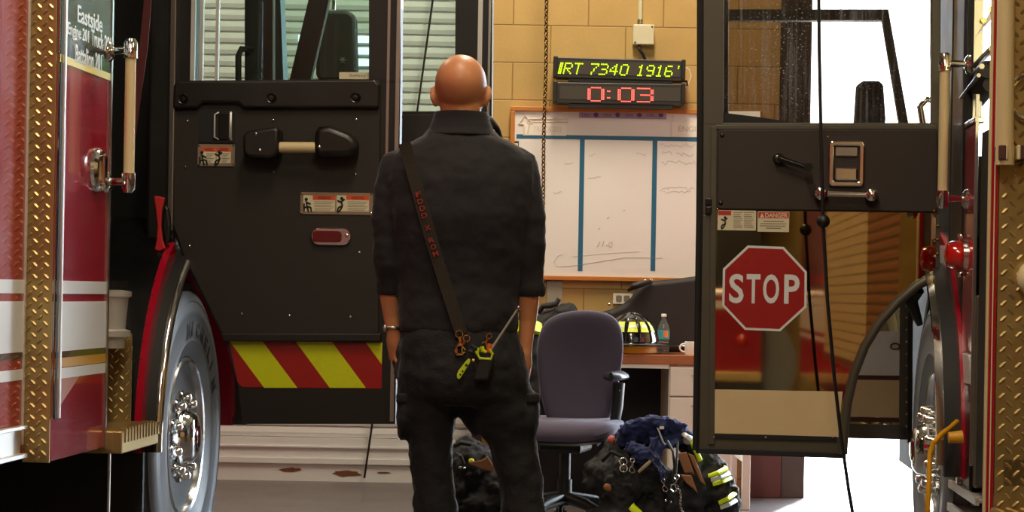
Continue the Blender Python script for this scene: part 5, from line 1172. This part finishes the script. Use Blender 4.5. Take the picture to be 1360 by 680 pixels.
# ---- cargo trousers
b = B()
b.rings([rin(x, y, hw, dep) for x, y, hw, dep in ((609, 425, 72, .112), (610, 445, 79, .122), (613, 470, 85, .135), (616, 500, 88, .138), (617, 525, 86, .125), (617, 538, 70, .09))])
TL = [(572, 500, .092), (567, 530, .088), (567, 552, .083), (573, 580, .067), (572, 612, .062), (575, 640, .0615), (577, 662, .063), (579, 690, .064), (579, 740, .06), (579, 800, .058), (578, 852, .06)]
TR = [(659, 500, .095), (663, 530, .095), (671, 555, .09), (680, 580, .072), (686, 612, .066), (691, 640, .0635), (694, 665, .063), (697, 690, .065), (700, 740, .061), (702, 800, .058), (703, 852, .06)]
for tl in (TL, TR): b.tube([Q6(x, y) for x, y, r in tl], [r for x, y, r in tl], 24)
b.ell(Q6(535, 552, .0), (.02, .075, .075), 16); b.ell(Q6(707, 555, .0), (.02, .075, .075), 16)
b.tube([Q6(611, 522), Q6(613, 532), Q6(628, 548), Q6(645, 572)], [(.03, .055), (.026, .05), (.024, .05), (.02, .045)], 14)
# hands make a bulge in each front pocket
b.ell(Q6(536, 475, .05), (.032, .055, .07), 16); b.ell(Q6(690, 498, .04), (.035, .05, .06), 16)
trousers = b.build('trousers', 'trouser_cloth', person, smooth=True, auto=False, mods=[remesh(.008, 5), displace(.018, .09), displace(.009, .035)])
for x, s in ((535, -1), (708, 1)):
    b = B(); b.box(lambda q, y, z: Q6(x+q, z, y), (-9, 9), (-.07, .07), (522, 536)); b.build('pocket_flap', 'trouser_cloth', trousers, bev=.008, seg=3)
# boots
for lg in ((578, 860), (703, 860)):
    x, y = lg; o = Q6(x, y); o.z = 0
    def bt(yy, z, rx, ry): return [o+V((rx*math.cos(2*math.pi*i/20), yy+ry*math.sin(2*math.pi*i/20), z)) for i in range(20)]
    b = B(); b.rings([bt(.0, .20, .052, .06), bt(-.0, .12, .05, .062), bt(.03, .075, .05, .10), bt(.07, .045, .053, .145), bt(.07, .022, .055, .15), bt(.07, .0, .054, .148)]); b.build('boot', 'boot', person, smooth=True)
# wrist watch
o = Q6(522, 436, .03); 
b = B(); b.torus(o, (.1, .1, 1), .027, .005, 24, 8); b.ell(o+V((-.022, -.016, 0)), (.008, .008, .012), 10); b.build('wrist_watch', 'aluminium', person, smooth=True)
# ---- radio strap across the back, laid on the cloth
bpy.context.view_layer.update()
dg_ = bpy.context.evaluated_depsgraph_get()
def bvh(o):
    e = o.evaluated_get(dg_); me = e.to_mesh(); vs = [o.matrix_world @ v.co for v in me.vertices]; fs = [tuple(p.vertices) for p in me.polygons]; e.to_mesh_clear()
    return BVHTree.FromPolygons(vs, fs)
bj, bt_ = bvh(jacket), bvh(trousers)
def on(bv, px, py, off=.004, dflt=-.13):
    r = ray(px, py).normalized(); h = bv.ray_cast(CAM, r)
    return (h[0]-r*off) if h[0] else Q6(px, py, dflt)
cl = [(537, 190), (541, 205), (547, 225), (554, 250), (562, 280), (570, 310), (579, 340), (588, 368), (597, 396), (606, 424), (613, 444)]
l, r = [], []
hwp = 8.2
for i, (x, y) in enumerate(cl):
    a = V(cl[max(0, i-1)]); c = V(cl[min(len(cl)-1, i+1)]); d = (c-a).normalized(); n = V((-d.y, d.x))
    l.append(on(bj, x-n.x*hwp, y-n.y*hwp, .006)); r.append(on(bj, x+n.x*hwp, y+n.y*hwp, .006))
# smooth the strap so that it does not follow every fold
for _ in range(3):
    for q in (l, r):
        for i in range(1, len(q)-1): q[i] = q[i]*.5+(q[i-1]+q[i+1])*.25-V((0, .0015, 0))
n = len(l); o = V((0, .004, 0)); vs = l+r+[p+o for p in l]+[p+o for p in r]; fs = [(0, 2*n, 3*n, n), (n-1, 2*n-1, 4*n-1, 3*n-1)]
for i in range(n-1): fs += [(i, i+1, n+i+1, n+i), (2*n+i, 3*n+i, 3*n+i+1, 2*n+i+1), (i, 2*n+i, 2*n+i+1, i+1), (n+i, n+i+1, 3*n+i+1, 3*n+i)]
strap = B().poly(vs, fs).build('radio_strap', 'strap_web', person, smooth=True)
# red stitched letters running down the strap
letters = [('F', 255), ('D', 265), ('D', 275), ('D', 285), ('X', 302), ('R', 319), ('O', 328.5), ('M', 338)]
def on_strap(y):
    for i in range(n-1):
        if cl[i][1] <= y <= cl[i+1][1]:
            k = (y-cl[i][1])/(cl[i+1][1]-cl[i][1]); L0 = l[i].lerp(l[i+1], k); R0 = r[i].lerp(r[i+1], k); return L0, R0, (l[i+1]-l[i]).normalized()
for ch, y in letters:
    L0, R0, dn = on_strap(y); X = (L0-R0).normalized(); X = X if X.x > 0 else -X; c = (L0+R0)/2
    Y = -dn; text(ch, 'strap_letter', 'strap_red', strap, c-X*.008-Y*.007+V((0, -.0025, 0)), X, Y, .016, .0145, .001, bold=.02)
# brass hooks at the end of the strap
def hook(px, py, s, tilt):
    b = B(); o = on(bt_, px, py, .012); f = lambda x, z: o+V((x*math.cos(tilt)-z*math.sin(tilt), -.004, x*math.sin(tilt)+z*math.cos(tilt)))*1
    f = lambda x, z: o+V((x*s*math.cos(tilt)-z*s*math.sin(tilt), 0, x*s*math.sin(tilt)+z*s*math.cos(tilt)))
    b.torus(f(0, .018), (0, 1, 0), .010*s, .0028*s, 14, 6); b.tube([f(0, .010), f(0, -.006)], .0055*s, 8); b.tube([f(0, -.006), f(-.013, -.016), f(-.013, -.034), f(0, -.042), f(.010, -.034)], .0034*s, 6); b.tube([f(0, -.01), f(.011, -.03)], .0026*s, 6)
    b.build('snap_hook', 'brass', strap, smooth=True)
hook(611, 452, 1.0, .15); hook(616, 456, .9, -.5); hook(647, 452, .75, -.4)
# ---- radio in its holster with whip aerial, lime tool clip
q = on(bt_, 645, 482, .01)
t = thing('two_way_radio', 'black two way radio with whip aerial hanging at the right hip', 'radio', q+V((0, -.02, -.05)))
B().box(lambda x, y, z: q+V((x+z*.25, y, z)), (-.022, .022), (-.03, .0), (-.05, .02)).build('radio_body', 'gasket', t, bev=.008, seg=3)
a0 = q+V((.016, -.02, .04)); a1 = Q6(688.5, 409, -.16)
B().tube([a0, a0.lerp(a1, .2), a1], [.0045, .0035, .003], 8).build('aerial', 'plate_grey', t, smooth=True)
B().ell(a1, .006, 8, nr=6).build('aerial_tip', 'aluminium', t, smooth=True)
B().tube([q+V((.008, -.02, .03)), q+V((.012, -.02, .055))], .007, 10).build('channel_knob', 'orange_bit', t, smooth=True)
B().tube([a1, on(bj, 685, 392, .006)], .0016, 6).build('aerial_cord', 'dark_cable', t, smooth=True)
g0 = on(bt_, 630, 478, .02)
t = thing('tool_clip', 'lime green clip and slotted tag dangling from the strap hooks', 'clip', g0)
def TP(px, py, o=.03): 
    v = g0-CAM; r = ray(px, py); return CAM+r*((g0.y-.012)/r.y)
B().tube([TP(636, 462), TP(634, 470), TP(637, 476), TP(652, 477), TP(654, 470), TP(650, 464)], .0042, 8).build('clip_loop', 'lime', t, smooth=True)
B().tube([TP(640, 460), TP(641, 466), TP(646, 468)], [.006, .007, .004], 8).build('clip_gate', 'lime', t, smooth=True)
f_ = lambda x, z, q: TP(x, z)+V((0, -q, 0))
tagp = [(607, 497), (609, 492), (620, 478), (623, 476), (625, 478), (624, 482), (613, 500), (610, 504), (607, 502)]
tg_ = B().prism(f_, tagp, 0, .005).build('slotted_tag', 'lime', t, bev=.0015)
for x, y, r_ in ((611.5, 497.5, .0028), (614.5, 493, .0028), (619.5, 485, .004)):
    B().lathe(TP(x, y)+V((0, -.0052, 0)), (0, -1, 0), [(r_, 0), (r_, .0006)], 12).build('tag_hole', 'gasket', tg_)
B().tube([TP(622, 466), TP(628, 468), TP(631, 462), TP(626, 459)], [.006, .008, .007, .005], 8).build('clip_body', 'gasket', t, smooth=True)
B().tube([TP(627, 478), TP(630, 479)], [.006, .006], 8).build('brass_rivet', 'brass', t, smooth=True)
B().tube([TP(629, 464), TP(634, 470)], .0038, 8).build('clip_arm', 'lime', t, smooth=True)
# ================================================================== light and camera
w = bpy.data.worlds.new('sky'); SC.world = w; w.use_nodes = True
bg = w.node_tree.nodes['Background']; bg.inputs[0].default_value = (.74, .87, 1, 1); bg.inputs[1].default_value = SKY
def area(name, loc, size, power, col, rot=(0, 0, 0)):
    l = bpy.data.lights.new(name, 'AREA'); l.shape = 'RECTANGLE'; l.size, l.size_y = size; l.energy = power; l.color = col
    o = bpy.data.objects.new(name, l); C.objects.link(o); o.location = loc; o.rotation_euler = rot; return o
for (x, y, p) in LAMPS: area('room_or_fill_lamp', (x, y, 5.1), (.5, 1.6), p, (1, .86, .64))
s = bpy.data.lights.new('sun', 'SUN'); s.energy = SUN; s.angle = .02; s.color = (1, .95, .88)
so = bpy.data.objects.new('sun', s); C.objects.link(so); so.rotation_euler = V((-.35, -1, -1.5)).to_track_quat('-Z', 'Y').to_euler()
cd = bpy.data.cameras.new('camera'); cam = bpy.data.objects.new('camera', cd); C.objects.link(cam)
cd.sensor_fit = 'HORIZONTAL'; cd.sensor_width = 36; cd.lens = F/1360*36; cd.shift_y = (PY-340)/1360; cd.clip_start = .05
cam.matrix_world = M.Translation(CAM) @ M.Rotation(math.pi/2, 4, 'X') @ M.Rotation(RO, 4, 'Z')
SC.camera = cam
SC.view_settings.view_transform = 'Standard'; SC.view_settings.look = 'None'; SC.view_settings.gamma = 1; SC.view_settings.use_curve_mapping = False
SC.view_settings.exposure = EXPO
SC.cycles.use_denoising = True; SC.cycles.max_bounces = 10; SC.cycles.transparent_max_bounces = 16
bpy.context.view_layer.update()
